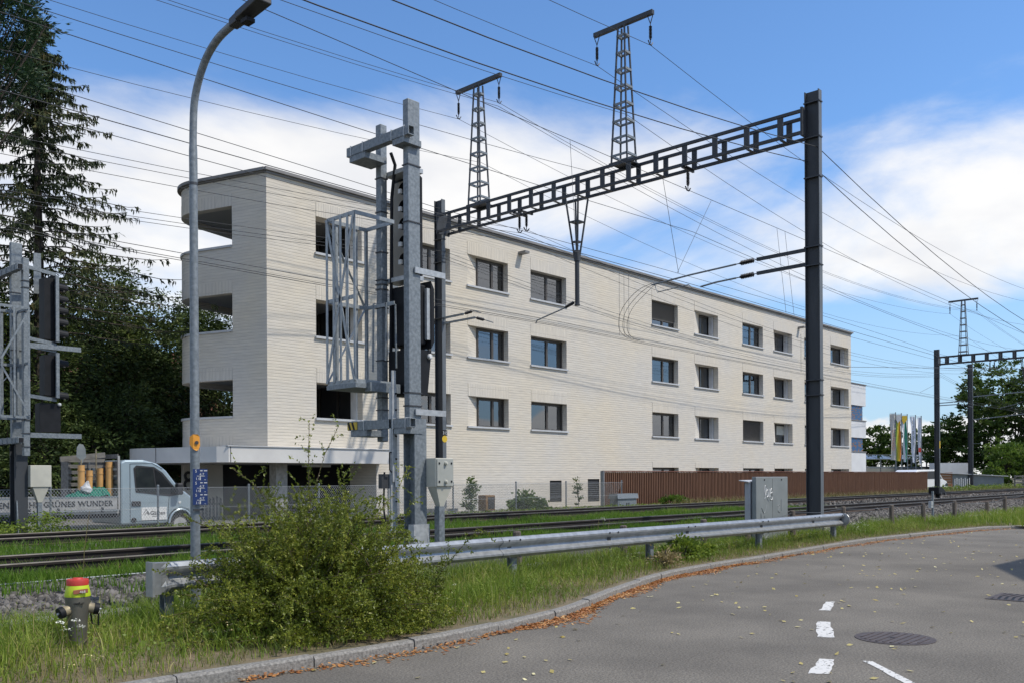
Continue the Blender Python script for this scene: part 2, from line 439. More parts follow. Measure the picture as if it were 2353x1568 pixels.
nt.links.new(na.outputs[0], r1.inputs[0])
r2 = nd(nt, 'ShaderNodeValToRGB'); r2.color_ramp.elements[0].position = .36; r2.color_ramp.elements[1].position = .68
r2.color_ramp.elements[0].color = (.50, .50, .50, 1); r2.color_ramp.elements[1].color = (1.62, 1.61, 1.59, 1)
nt.links.new(nb.outputs[0], r2.inputs[0])
mu = nd(nt, 'ShaderNodeMix', data_type='RGBA', blend_type='MULTIPLY'); mu.inputs[0].default_value = 1
nt.links.new(r1.outputs[0], mu.inputs[6]); nt.links.new(r2.outputs[0], mu.inputs[7]); nt.links.new(mu.outputs[2], b.inputs['Base Color'])
b.inputs['Roughness'].default_value = .88
bp = nd(nt, 'ShaderNodeBump'); bp.inputs['Strength'].default_value = .35; bp.inputs['Distance'].default_value = .006
nt.links.new(nc.outputs[0], bp.inputs['Height']); nt.links.new(bp.outputs[0], b.inputs['Normal'])
M['asph'] = m

# worn road paint
m, nt, b = shader('worn_road_paint')
g = nd(nt, 'ShaderNodeNewGeometry')
na = nd(nt, 'ShaderNodeTexNoise'); na.inputs['Scale'].default_value = 22; na.inputs['Detail'].default_value = 6
nt.links.new(g.outputs['Position'], na.inputs['Vector'])
r1 = nd(nt, 'ShaderNodeValToRGB'); r1.color_ramp.elements[0].position = .36; r1.color_ramp.elements[1].position = .42
r1.color_ramp.elements[0].color = (.12, .115, .105, 1); r1.color_ramp.elements[1].color = (.64, .63, .60, 1)
nt.links.new(na.outputs[0], r1.inputs[0]); nt.links.new(r1.outputs[0], b.inputs['Base Color']); b.inputs['Roughness'].default_value = .8
M['paint_line'] = m

# pale clinker brick: long thin courses, irregular faces, soft joints darkened as course shadow lines
def brickmat(name, soldier=False):
    m, nt, b = shader(name)
    g = nd(nt, 'ShaderNodeNewGeometry'); sp = nd(nt, 'ShaderNodeSeparateXYZ'); nt.links.new(g.outputs['Position'], sp.inputs[0])
    ad = nd(nt, 'ShaderNodeMath', operation='ADD'); nt.links.new(sp.outputs[0], ad.inputs[0]); nt.links.new(sp.outputs[1], ad.inputs[1])
    cb = nd(nt, 'ShaderNodeCombineXYZ')
    nt.links.new(ad.outputs[0], cb.inputs[1 if soldier else 0]); nt.links.new(sp.outputs[2], cb.inputs[0 if soldier else 1])
    wob = nd(nt, 'ShaderNodeTexNoise'); wob.inputs['Scale'].default_value = 2.2; wob.inputs['Detail'].default_value = 5
    nt.links.new(g.outputs['Position'], wob.inputs['Vector'])
    vm = nd(nt, 'ShaderNodeVectorMath', operation='MULTIPLY_ADD'); vm.inputs[1].default_value = (.05, .045, 0) if not soldier else (.01, .01, 0)
    nt.links.new(wob.outputs['Color'], vm.inputs[0]); nt.links.new(cb.outputs[0], vm.inputs[2])
    br = nd(nt, 'ShaderNodeTexBrick'); br.inputs['Scale'].default_value = 1.0
    br.inputs['Brick Width'].default_value = 400; br.inputs['Row Height'].default_value = .105 if not soldier else .10
    if soldier: br.inputs['Brick Width'].default_value = .9; br.offset = 0
    br.inputs['Mortar Size'].default_value = .013; br.inputs['Mortar Smooth'].default_value = .8; br.inputs['Bias'].default_value = .1
    br.inputs['Color1'].default_value = (.632, .598, .530, 1); br.inputs['Color2'].default_value = (.605, .573, .508, 1); br.inputs['Mortar'].default_value = (.515, .487, .432, 1)
    nt.links.new(vm.outputs[0], br.inputs['Vector'])
    st = nd(nt, 'ShaderNodeMapping'); st.inputs['Scale'].default_value = (1.1, 1.1, 9.0) if not soldier else (8, 8, 1)
    nt.links.new(g.outputs['Position'], st.inputs['Vector'])
    n4 = nd(nt, 'ShaderNodeTexNoise'); n4.inputs['Scale'].default_value = 1.6; n4.inputs['Detail'].default_value = 6; n4.inputs['Roughness'].default_value = .65
    nt.links.new(st.outputs[0], n4.inputs['Vector'])
    rr = nd(nt, 'ShaderNodeValToRGB'); rr.color_ramp.elements[0].position = .3; rr.color_ramp.elements[1].position = .7
    rr.color_ramp.elements[0].color = (.88, .88, .89, 1); rr.color_ramp.elements[1].color = (1.07, 1.065, 1.05, 1)
    nt.links.new(n4.outputs[0], rr.inputs[0])
    mu = nd(nt, 'ShaderNodeMix', data_type='RGBA', blend_type='MULTIPLY'); mu.inputs[0].default_value = 1
    nt.links.new(br.outputs['Color'], mu.inputs[6]); nt.links.new(rr.outputs[0], mu.inputs[7])
    # large soft patches of warmer brick
    n5 = nd(nt, 'ShaderNodeTexNoise'); n5.inputs['Scale'].default_value = .35; n5.inputs['Detail'].default_value = 3
    nt.links.new(g.outputs['Position'], n5.inputs['Vector'])
    r5 = nd(nt, 'ShaderNodeValToRGB'); r5.color_ramp.elements[0].position = .35; r5.color_ramp.elements[1].position = .7
    r5.color_ramp.elements[0].color = (.98, .98, 1, 1); r5.color_ramp.elements[1].color = (1.05, 1.0, .92, 1)
    nt.links.new(n5.outputs[0], r5.inputs[0])
    m5 = nd(nt, 'ShaderNodeMix', data_type='RGBA', blend_type='MULTIPLY'); m5.inputs[0].default_value = 1
    nt.links.new(mu.outputs[2], m5.inputs[6]); nt.links.new(r5.outputs[0], m5.inputs[7])
    nt.links.new(m5.outputs[2], b.inputs['Base Color']); b.inputs['Roughness'].default_value = .9
    iv = nd(nt, 'ShaderNodeMath', operation='SUBTRACT'); iv.inputs[0].default_value = 1; nt.links.new(br.outputs['Fac'], iv.inputs[1])
    ma = nd(nt, 'ShaderNodeMath', operation='MULTIPLY_ADD'); nt.links.new(n4.outputs[0], ma.inputs[0]); ma.inputs[1].default_value = .8; nt.links.new(iv.outputs[0], ma.inputs[2])
    bp = nd(nt, 'ShaderNodeBump'); bp.inputs['Strength'].default_value = .42; bp.inputs['Distance'].default_value = .02
    nt.links.new(ma.outputs[0], bp.inputs['Height']); nt.links.new(bp.outputs[0], b.inputs['Normal'])
    return m
M['brick'] = brickmat('pale_clinker_brick')
M['soldier'] = brickmat('pale_soldier_brick', True)

# window glass: clear pane that mirrors by its angle
def glassmat(name, tint=(.55, .6, .62), ior=1.75):
    m = bpy.data.materials.new(name); m.use_nodes = True
    nt = m.node_tree; nt.nodes.remove(nt.nodes['Principled BSDF'])
    f = nd(nt, 'ShaderNodeFresnel'); f.inputs[0].default_value = ior
    t = nd(nt, 'ShaderNodeBsdfTransparent'); t.inputs[0].default_value = (*tint, 1)
    gl = nd(nt, 'ShaderNodeBsdfGlossy'); gl.inputs['Roughness'].default_value = .015; gl.inputs[0].default_value = (.92, .95, 1, 1)
    ms = nd(nt, 'ShaderNodeMixShader')
    nt.links.new(f.outputs[0], ms.inputs[0]); nt.links.new(t.outputs[0], ms.inputs[1]); nt.links.new(gl.outputs[0], ms.inputs[2])
    nt.links.new(ms.outputs[0], nt.nodes['Material Output'].inputs[0])
    return m
M['glass'] = glassmat('window_glass', ior=2.5)
M['glass_car'] = glassmat('car_glass', (.35, .4, .42), 1.5)
M['glass_roof'] = glassmat('roof_glass', (.5, .58, .62), 1.9)
# ------------------------------------------------------------------ the setting: ground, road, kerb, verge, track bed
def struct(ob):
    ob['kind'] = 'structure'
    return ob
def catmull(pts, k=8):
    out = []
    p = [pts[0]] + list(pts) + [pts[-1]]
    for i in range(1, len(p) - 2):
        a, b, c, d = (np.array(q, float) for q in p[i - 1:i + 3])
        for j in range(k):
            t = j / k
            out.append(tuple(.5 * ((2 * b) + (-a + c) * t + (2 * a - 5 * b + 4 * c - d) * t * t + (-a + 3 * b - 3 * c + d) * t ** 3)))
    out.append(tuple(pts[-1]))
    return out
KERB = catmull([(-14, 7.0), (-6, 6.95), (0, 6.9), (3.2, 6.80), (4.4, 6.70), (6.0, 6.63), (7.2, 6.70), (8.4, 6.88), (9.4, 7.2), (10.6, 7.62), (11.9, 8.0),
                (13.4, 8.32), (15.8, 8.45), (18.1, 8.58), (21.0, 8.74), (23.2, 8.76), (26, 8.55), (28.9, 8.25), (30.6, 7.9), (31.5, 7.3), (32.1, 6.0), (32.4, 3.0), (32.5, -14)])
def kerb_n(t):
    ks = [(a, b) for a, b in KERB if a <= 31.4]
    return float(np.interp(t, [a for a, _ in ks], [b for _, b in ks]))

g = MB()
prof = [(-400, -.03), (9.9, -.03), (10.6, -.03), (11.6, .15), (21.6, .25), (22.3, .24), (60, .25), (400, .2)]
TS = [-250, -60, -20, 0, 20, 40, 60, 80, 120, 200, 600]
for i, t in enumerate(TS):
    for n, z in prof: g.v.append((t, n, z))
for i in range(len(TS) - 1):
    for k in range(len(prof) - 1):
        a = i * len(prof) + k
        g.f.append((a, a + len(prof), a + len(prof) + 1, a + 1))
struct(g.build('ground', M['ground']))

# road sheet
r = MB()
for i, (t, n) in enumerate(KERB):
    r.v += [(t, n + .02, 0.0), (min(t, 32.4), -14.5, 0.0)]
for i in range(len(KERB) - 1): r.f.append((2 * i, 2 * i + 1, 2 * i + 3, 2 * i + 2))
struct(r.build('road', M['asph']))
# pavement by the house on the far right
struct(MB().box(13.2, 32.3, -2.2, .95, -.02, .004).build('pavement', M['asphalt_yard']))

# kerb: single stones end to end, each with its own chamfer
kroot = bpy.data.objects.new('kerb', None); COL.objects.link(kroot); kroot['kind'] = 'structure'
pts = [Vector((a, b, 0)) for a, b in KERB]
cum = [0]
for i in range(1, len(pts)): cum.append(cum[-1] + (pts[i] - pts[i - 1]).length)
def kpos(s):
    i = max(0, min(len(cum) - 2, int(np.searchsorted(cum, s) - 1)))
    f = (s - cum[i]) / max(1e-6, cum[i + 1] - cum[i])
    return pts[i].lerp(pts[i + 1], f)
s = 0.0
krnd = random.Random(3)
while s < cum[-1] - 8:
    L = krnd.uniform(.85, 1.25)
    path = [kpos(s + .007 + (L - .014) * q / 3) for q in range(4)]
    dz = krnd.uniform(-.008, .008); dn = krnd.uniform(-.008, .008)
    path = [(p.x, p.y + dn, dz) for p in path]
    w = .11
    k = MB().strip([(0.0, -.1), (0.0, .078), (-.016, .098), (-w + .01, .102), (-w, .095), (-w, -.1)], path)
    k.build('kerb_stone', M['kerb'], kroot)
    s += L

# verge sheet between kerb and track bed
v = MB()
vt = [t for t, n in KERB if t <= 31.2] + [31.6, 34, 40, 50, 70]
for t in vt:
    n0 = kerb_n(min(t, 31.2)) + .10 if t <= 31.2 else (6.5 if t < 33 else -8)
    for q in range(7):
        n = n0 + (10.35 - n0) * q / 6
        v.v.append((t, n, .088 + .02 * math.sin(t * 1.7 + q) * (0 < q) - .03 * (q == 6)))
for i in range(len(vt) - 1):
    for q in range(6):
        a = i * 7 + q
        v.f.append((a, a + 7, a + 8, a + 1))
struct(v.build('verge', M['soil'], smooth=True))
# verge to the right of the road bend
struct(MB().box(32.62, 90, -40, 6.4, -.02, .09).build('lawn', M['ground']))

# track bed sheet
tb = MB()
tprof = [(10.45, .07), (11.1, .22), (11.7, .30), (21.4, .335), (22.4, .285)]
tt = list(range(-40, 140, 4))
for t in tt:
    for n, z in tprof: tb.v.append((t, n, z + .012))
for i in range(len(tt) - 1):
    for k in range(4):
        a = i * 5 + k
        tb.f.append((a, a + 5, a + 6, a + 1))
struct(tb.build('track_bed', M['ballast_bed'], smooth=True))
# paved yard before the building
struct(MB().box(-30, 66, 23.4, 45, .2, .305).build('yard', M['asphalt_yard']))

# rails: head, web and foot swept along the line; four rails of two tracks
RAILS = [13.1, 14.6, 19.0, 20.5]
def rail_prof(top):
    return top
for i, n in enumerate(RAILS):
    where = ['nearest to the road, front rail of the near track', 'second from the road, rear rail of the near track',
             'third from the road, front rail of the far track', 'farthest from the road, rear rail of the far track'][i]
    t = thing('rail', 'rusty brown railway rail ' + where, 'rail', (0, n, .38), 'rails of the two tracks')
    foot = MB().strip([(-.075, .0), (-.075, .012), (-.012, .03), (-.009, .13), (.009, .13), (.012, .03), (.075, .012), (.075, 0)], [(-40, n, .38), (150, n, .38)])
    foot.build('web', M['rail_side'], t)
    MB().strip([(.02, .0315), (.076, .0125), (.076, .016), (.02, .035)], [(-40, n, .38), (150, n, .38)]).build('foot_edge', M['lit_rail_rust'], t)
    MB().strip([(-.034, .126), (-.036, .156), (.036, .156), (.034, .126)], [(-40, n, .38), (150, n, .38)]).build('head', M['rail_side'], t)
    MB().strip([(-.036, .157), (-.030, .171), (.030, .171), (.036, .157)], [(-40, n, .38), (150, n, .38)]).build('running_surface', M['rail_top'], t)
# sleepers
sl = MB().hexa([(-.13, -1.25, -.1), (.13, -1.25, -.1), (.13, 1.25, -.1), (-.13, 1.25, -.1), (-.10, -1.25, .035), (.10, -1.25, .035), (.10, 1.25, .035), (-.10, 1.25, .035)]).mesh('sleeper', M['sleeper'])
for ci, c in enumerate((13.85, 19.75)):
    root = bpy.data.objects.new('sleepers', None); COL.objects.link(root); root['kind'] = 'structure'
    root.name = 'track_sleepers'
    t = -2.0 if ci == 0 else -2.0
    while t < 92:
        o = bpy.data.objects.new('sleeper', sl); COL.objects.link(o); o.parent = root
        o.location = (t, c, .345)
        t += .66
# rail clips at the sleepers near the camera
# concrete cable trough along the foot of the ballast: lids end to end
ct = bpy.data.objects.new('cable_trough', None); COL.objects.link(ct); ct['kind'] = 'structure'
lid = MB().box(-.485, .485, -.16, .16, 0, .06).mesh('trough_lid', M['concrete'])
for i in range(62):
    t = -4 + i
    o = bpy.data.objects.new('trough_lid', lid); COL.objects.link(o); o.parent = ct
    o.location = (t + .5, 10.28, .125 + random.uniform(-.008, .008)); o.rotation_euler = (random.uniform(-.03, .03), random.uniform(-.01, .01), random.uniform(-.02, .02))

# ballast stones: loose rock on the shoulder and between the rails further right
def stones(name, n, tr, nr, zf, size, label):
    base = np.array([[1, 1, 1], [-1, -1, 1], [-1, 1, -1], [1, -1, -1], [1, 1, -1], [-1, -1, -1], [-1, 1, 1], [1, -1, 1]], float)
    quads = np.array([[6, 1, 7, 0], [2, 4, 3, 5], [5, 3, 7, 1], [4, 2, 6, 0], [3, 4, 0, 7], [2, 5, 1, 6]])
    t = RNG.uniform(*tr, n); nn = RNG.uniform(*nr, n)
    sz = RNG.uniform(size * .6, size * 1.5, n)
    vs = base[None] * (1 + RNG.uniform(-.45, .25, (n, 8, 3))) * sz[:, None, None] * RNG.uniform(.55, 1.2, (n, 1, 3)) * .5
    q = RNG.normal(size=(n, 4)); q /= np.linalg.norm(q, axis=1)[:, None]
    w, x, y, z = q.T
    Rm = np.stack([np.stack([1 - 2 * (y * y + z * z), 2 * (x * y - z * w), 2 * (x * z + y * w)], -1),
                   np.stack([2 * (x * y + z * w), 1 - 2 * (x * x + z * z), 2 * (y * z - x * w)], -1),
                   np.stack([2 * (x * z - y * w), 2 * (y * z + x * w), 1 - 2 * (x * x + y * y)], -1)], 1)
    vs = np.einsum('nij,nkj->nki', Rm, vs)
    zz = zf(t, nn) + sz * RNG.uniform(-.1, .45, n)
    vs += np.stack([t, nn, zz], -1)[:, None]
    f = (quads[None] + (np.arange(n) * 8)[:, None, None]).reshape(-1, 4)
    o = fast_obj(name, vs.reshape(-1, 3), f, M['stone'])
    return tag(o, label, 'ballast', kind='stuff')
bedz = lambda t, n: np.interp(n, [p[0] for p in tprof], [p[1] for p in tprof]) + .01
stones('ballast', 17000, (1.5, 8), (10.4, 12.4), bedz, .056, 'grey broken ballast stones behind the hydrant')
stones('ballast', 15000, (18, 50), (10.5, 12.5), bedz, .072, 'grey broken ballast stones along the line on the right')
stones('ballast', 6500, (34, 80), (12.3, 21.4), lambda t, n: .345 + 0 * n, .08, 'dark ballast stones between the rails on the right')
# ------------------------------------------------------------------ the long brick building
NB = 26.8
B = thing('apartment_building', 'long pale brick four storey apartment building with rounded balcony end', 'building', (17.1, NB, .3))
ZR = [(9.60, 10.88), (6.66, 7.95), (3.80, 5.05)]
X0, X1 = 17.1, 65.9
ZB, ZT = .3, 11.95
# columns: outer left, outer right, inner left (splayed jamb), depth
COLS = {'A': (19.08, 21.12, 19.08, .55), 'B': (23.6, 25.6, 23.6, .32), 'C': (26.58, 29.05, 27.42, .33), 'D': (30.53, 33.04, 30.53, .33),
        'E': (40.09, 42.61, 40.09, .33), 'F': (44.3, 46.87, 45.75, .60), 'G': (49.74, 52.33, 49.74, .33), 'H': (53.75, 56.36, 55.1, .60),
        'I': (58.17, 60.4, 58.17, .33), 'J': (62.34, 65.45, 63.0, .62)}
openings = []
for c, (a, b_, il, d) in COLS.items():
    for z0, z1 in ZR: openings.append((c, a, b_, z0, z1, il, d))
for c in 'EFGHIJ':
    a, b_, il, d = COLS[c]; openings.append((c, a, b_, .9, 2.16, il, d))
openings.append(('grille', 31.78, 32.62, .55, 1.52, 31.78, .12))
openings.append(('grille', 34.59, 35.50, .5, 1.58, 34.59, .12))
openings.append(('garage', 17.1, 21.75, .3, 2.20, 17.1, 3.0))
xs = sorted({X0, X1} | {o[1] for o in openings} | {o[2] for o in openings})
zs = sorted({ZB, ZT} | {o[3] for o in openings} | {o[4] for o in openings})
w = MB(); wi = {}
def wv(x, z):
    if (x, z) not in wi:
        wi[(x, z)] = len(w.v); w.v.append((x, NB, z))
    return wi[(x, z)]
for i in range(len(xs) - 1):
    for j in range(len(zs) - 1):
        cx, cz = (xs[i] + xs[i + 1]) / 2, (zs[j] + zs[j + 1]) / 2
        if any(o[1] < cx < o[2] and o[3] < cz < o[4] for o in openings): continue
        w.f.append((wv(xs[i], zs[j]), wv(xs[i + 1], zs[j]), wv(xs[i + 1], zs[j + 1]), wv(xs[i], zs[j + 1])))
# end wall (right gable), back, roof deck
w.add([(X1, NB, ZB), (X1, 40, ZB), (X1, 40, ZT), (X1, NB, ZT)], [(0, 1, 2, 3)])
w.build('front_wall', M['brick'], B)

def reveal(o, name='reveal', mt=None, parent=B):
    c, a, b_, z0, z1, il, d = o
    q = MB()
    q.add([(a, NB, z0), (il, NB + d, z0), (il, NB + d, z1), (a, NB, z1)], [(0, 1, 2, 3)])
    q.add([(b_, NB, z0), (b_, NB, z1), (b_, NB + d, z1), (b_, NB + d, z0)], [(0, 1, 2, 3)])
    q.add([(a, NB, z1), (il, NB + d, z1), (b_, NB + d, z1), (b_, NB, z1)], [(0, 1, 2, 3)])
    q.add([(a, NB, z0), (b_, NB, z0), (b_, NB + d, z0), (il, NB + d, z0)], [(0, 1, 2, 3)])
    return q.build(name, mt or M['brick'], parent)
BLIND = {('E', 9.60): .72, ('G', 3.80): 1.0}
HALF = {('H', 3.80)}
for o in openings:
    c, a, b_, z0, z1, il, d = o
    if c in ('garage',):
        continue
    if c == 'grille':
        root = reveal(o, 'ventilation_grille', M['frame'])
        MB().box(a, b_, NB + d, NB + d + .02, z0, z1).build('back_plate', M['room'], root)
        z = z0 + .05
        while z < z1 - .05:
            MB().hexa([(a, NB + .02, z), (b_, NB + .02, z), (b_, NB + .09, z + .05), (a, NB + .09, z + .05),
                       (a, NB + .02, z + .012), (b_, NB + .02, z + .012), (b_, NB + .09, z + .062), (a, NB + .09, z + .062)]).build('slat', M['steel_dk'], root)
            z += .1
        continue
    if c == 'A':                                       # loggia openings: no window in the wall plane
        rv = reveal(o, 'loggia_opening')
        MB().box(b_ - .05, b_ - .004, NB + .30, NB + d + .1, z0, z1 - .004).build('jamb_lining', M['white'], rv)
        MB().box(a - .05, b_ + .12, NB - .09, NB + .25, z0 - .075, z0 + .004).build('sill', M['sill'], rv)
        MB().box(a, b_, NB - .012, NB + .02, z1, z1 + .5).build('soldier_course', M['soldier'], rv)
        continue
    deep = c in 'FHJ'
    y = NB + d
    f = MB()
    fw = .07 if not deep else .05
    f.box(il, il + fw, y - .06, y + .02, z0, z1); f.box(b_ - fw, b_, y - .06, y + .02, z0, z1)
    f.box(il + fw, b_ - fw, y - .06, y + .02, z1 - fw * 1.6, z1); f.box(il + fw, b_ - fw, y - .06, y + .02, z0, z0 + fw)
    if not deep:
        mxx = il + (b_ - il) * .56
        f.box(mxx - .06, mxx + .06, y - .065, y + .02, z0 + fw, z1 - fw * 1.6)
    wd = f.build('window', M['frame'], B)
    reveal(o, 'reveal', None, wd)
    if deep: MB().box(b_ - .15, b_ - .052, y - .30, y - .065, z0, z1 - .004).build('jamb_lining', M['sill'], wd)
    for (p0, p1) in ([(il + fw, mxx - .06), (mxx + .06, b_ - fw)] if not deep else [(il + fw, b_ - fw)]):
        if deep and c != 'J' or c == 'J':
            pass
        MB().add([(p0, y - .02, z0 + fw), (p1, y - .02, z0 + fw), (p1, y - .02, z1 - fw * 1.6), (p0, y - .02, z1 - fw * 1.6)], [(0, 1, 2, 3)]).build('pane', M['glass'], wd)
    # the room behind the pane, dim, with a curtain here and there
    rb = MB()
    rb.add([(il, y + .02, z0), (b_, y + .02, z0), (b_, y + .02, z1), (il, y + .02, z1), (il, y + 1.2, z0), (b_, y + 1.2, z0), (b_, y + 1.2, z1), (il, y + 1.2, z1)],
           [(4, 5, 6, 7), (0, 4, 7, 3), (1, 2, 6, 5), (3, 7, 6, 2), (0, 1, 5, 4)])
    rb.build('room', M['room'], wd)
    rr = random.Random(ord(c) * 131 + int(z0 * 100))
    if deep: MB().box(il + .01, b_ - .01, y + .05, y + .06, z0 + .02, z1 - .02).build('screen', M['screen'], wd)
    if not deep:
        cu = MB(); x0c = il + (b_ - il) * .60; x1c = x0c + (b_ - il) * rr.uniform(.10, .22)
        n = 9
        for k in range(n):
            xa = x0c + (x1c - x0c) * k / n; xb = x0c + (x1c - x0c) * (k + 1) / n
            ya, yb = y + .14 + .03 * (k % 2), y + .14 + .03 * ((k + 1) % 2)
            cu.add([(xa, ya, z0), (xb, yb, z0), (xb, yb, z1), (xa, ya, z1)], [(0, 1, 2, 3)])
        cu.build('curtain', M['curtain'], wd)
    bl = BLIND.get((c, z0))
    if bl:
        q = MB(); z = z1 - .02; zl = z1 - (z1 - z0 - .05) * bl
        while z > zl:
            q.add([(il + .03, y - .15, z), (b_ - .03, y - .15, z), (b_ - .03, y - .085, z - .06), (il + .03, y - .085, z - .06)], [(0, 1, 2, 3)])
            z -= .072
        tag(q.build('blind', M['blind'], wd), 'dark slatted blind let down')
    if (c, z0) in HALF:
        MB().box(il + .06, b_ - .16, y - .075, y - .065, z0 + .55, z1 - .12).build('roller_shade', M['cream'], wd)
    if z0 > 2:
        MB().box(a - .05, b_ + .06, NB - .075, NB + d - .07, z0 - .07, z0 + .004).build('sill', M['sill'], wd)
    MB().box(a + .002, b_ - .002, NB - .012, NB + .02, z1 + .001, z1 + (.52 if z0 > 2 else .3)).build('soldier_course', M['soldier'], wd)

# rounded balcony end: path of the outer face, from the front corner round to the back
E_ = Vector((-.293, .956, 0)); NI = Vector((.956, .293, 0)); P0 = Vector((X0, NB, 0))
path = [P0 + E_ * s for s in (0, .5, 1.0, 1.5, 2.0, 2.6, 3.2)]
ca = path[-1] + NI * 1.5
ang0 = math.atan2(-NI.y, -NI.x)
for k in range(1, 15):
    a = ang0 - R(95) * k / 14
    path.append(ca + Vector((math.cos(a), math.sin(a), 0)) * 1.5)
dlast = (path[-1] - path[-2]).normalized()
for k in (1.0, 2.5, 5.0, 7.0): path.append(path[14 + 6] + dlast * k)
i15 = 3
def band(name, z0, z1, pth, mt, th=.30, out=0.0):
    # outside of the building lies on the left of the path
    prof = [(-out, z0), (-out, z1), (th, z1), (th, z0)]
    return MB().strip(prof, [tuple(p) for p in pth]).build(name, mt, B)
band('end_pier', .3 + 2.4, ZT, path[:i15 + 1], M['brick'])
for z0, z1 in ((11.02, ZT), (8.03, 9.60), (5.08, 6.70), (2.72, 3.75)):
    pb = band('balcony_parapet', z0, z1, path[i15:], M['brick'])
    MB().strip([(-.006, z0 - .004), (-.006, z0 + .42), (.02, z0 + .42), (.02, z0 - .004)], [tuple(p) for p in path[i15:]]).build('soldier_course', M['soldier'], pb)
    if z1 < 11:
        MB().strip([(-.05, z1 + .002), (-.05, z1 + .075), (.34, z1 + .075), (.34, z1 + .002)], [tuple(p) for p in path[i15:]]).build('coping', M['sill'], pb)
# balcony floors and ceilings
inner = [p for p in path]
cap = [(p.x, p.y) for p in path] + [(27.0, path[-1].y), (27.0, NB + .3), (X0 + .25, NB + .3)]
for z in (11.16, 8.22, 5.27):
    poly = [(x, y) for x, y in cap]
    # pull the outline inside the parapet
    cx, cy = 19.0, 30.0
    poly = [(x + (cx - x) * .05, y + (cy - y) * .05) for x, y in poly]
    sl_ = MB().prism(poly, lambda a, b, d: (a, b, d), z, z + .3).build('balcony_floor', M['ceil'], B)
    MB().box(17.4, 20.4, 28.3, 28.42, z - .05, z - .002).build('ceiling_light', M['white'], sl_)
# the glazed inner wall of the loggia
for z0, z1 in ((8.52, 11.16), (5.57, 8.22), (2.75, 5.27)):
    gw = MB().hexa([(21.2, NB + .35, z0), (21.3, NB + .35, z0), (22.6, 33.6, z0), (22.5, 33.6, z0), (21.2, NB + .35, z1), (21.3, NB + .35, z1), (22.6, 33.6, z1), (22.5, 33.6, z1)]).build('loggia_glazing', M['room'], B)
    for k in range(5):
        p = Vector((21.19, NB + .35, 0)).lerp(Vector((22.49, 33.6, 0)), k / 4)
        MB().box(p.x - .05, p.x, p.y, p.y + .08, z0, z1).build('mullion', M['frame'], gw)
# roof deck and dark metal edge
deck = [(p.x, p.y) for p in path] + [(X1, 40), (X1, NB)]
MB().prism(deck, lambda a, b, d: (a, b, d), ZT - .02, ZT + .04).build('roof', M['fascia'], B)
rim = [(X1 + .12, NB, 0)] + [tuple(p) for p in path]
fa = MB()
fa.strip([(-.14, ZT + .045), (-.14, ZT + .145), (.25, ZT + .145), (.25, ZT + .045)], [tuple(p) for p in path])
fa.box(X0 - .1, X1 + .14, NB - .14, NB + .25, ZT + .045, ZT + .145)
fa.build('roof_edge', M['fascia'], B)
ln = MB()
ln.strip([(-.06, ZT + .0), (-.06, ZT + .044), (.2, ZT + .044), (.2, ZT + .0)], [tuple(p) for p in path])
ln.box(X0 - .04, X1 + .05, NB - .06, NB + .2, ZT - .03, ZT + .044)
ln.build('roof_flashing', M['fascia'], B)
# back of the building
MB().add([(24.3, path[-1].y - .2, ZB), (X1, 40, ZB), (X1, 40, ZT), (24.3, path[-1].y - .2, ZT)], [(3, 2, 1, 0)]).build('rear_wall', M['brick'], B)
# small boxes under the eaves that throw long shadows
for x, z in ((29.72, 11.42), (57.2, 11.38)):
    MB().box(x, x + .28, NB - .42, NB - .004, z, z + .10).build('eaves_box', M['fascia'], B)
# wide entrance canopy
cp = [(21.9, 26.2), (15.3, 26.2), (15.02, 26.45)]
q = Vector((15.02, 26.45, 0))
for s in (1.2, 2.4, 3.2): cp.append(tuple((q + E_ * s).xy))
cc = q + E_ * 3.2 + NI * 1.6
for k in range(1, 9):
    a = ang0 - R(95) * k / 8
    cp.append(tuple((cc + Vector((math.cos(a), math.sin(a), 0)) * 1.6).xy))
cp += [(24, 34.6), (24, 27.6), (21.9, 26.82)]
can = MB().prism(list(reversed(cp)), lambda a, b, d: (a, b, d), 2.20, 2.70).build('canopy', M['canopy'], B)
for (x, y) in ((15.36, 26.195),):
    MB().box(x, x + .02, y - .004, y + .1, 2.205, 2.70).build('canopy_joint', M['steel_dk'], can)
pj = q + E_ * 2.6
MB().box(pj.x - .012, pj.x + .1, pj.y, pj.y + .02, 2.205, 2.70).build('canopy_joint', M['steel_dk'], can)
MB().box(15.25, 21.95, 26.16, 26.5, 2.705, 2.735).build('canopy_cap', M['sill'], can)
# ground floor under the canopy: columns, recessed walls, picture of the entrance
MB().box(17.55, 18.0, 27.0, 27.4, .3, 2.20).build('column', M['concrete'], B)
MB().box(21.75, 22.2, NB + .01, 28.4, .3, 2.2).build('pier', M['brick'], B)
ew = MB().box(15.9, 17.4, 30.2, 30.4, .3, 2.20).build('entrance_wall', M['house_wall'], B)
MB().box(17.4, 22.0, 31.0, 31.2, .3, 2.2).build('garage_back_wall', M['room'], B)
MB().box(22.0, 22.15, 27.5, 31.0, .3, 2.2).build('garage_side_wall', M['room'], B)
MB().box(19.8, 21.0, 28.6, 28.75, 2.10, 2.19).build('strip_lamp', M['white'], B)
for (cz, r_) in ((1.78, .13), (1.48, .15)):                 # round house number ornament by the entrance
    nb_ = MB()
    ring = [(16.05 + r_ * math.cos(t), 30.16, cz + r_ * math.sin(t)) for t in np.linspace(0, 2 * math.pi, 15)]
    nb_.tube(ring, .05, 5).build('house_ornament', M['plastic'], ew)
# wall of the building's lower end, below the balconies
MB().hexa([(24.0, 33.3, .3), (24.2, 33.3, .3), (24.2, 27.6, .3), (24.0, 27.6, .3), (24.0, 33.3, 2.72), (24.2, 33.3, 2.72), (24.2, 27.6, 2.72), (24.0, 27.6, 2.72)]).build('inner_wall', M['room'], B)

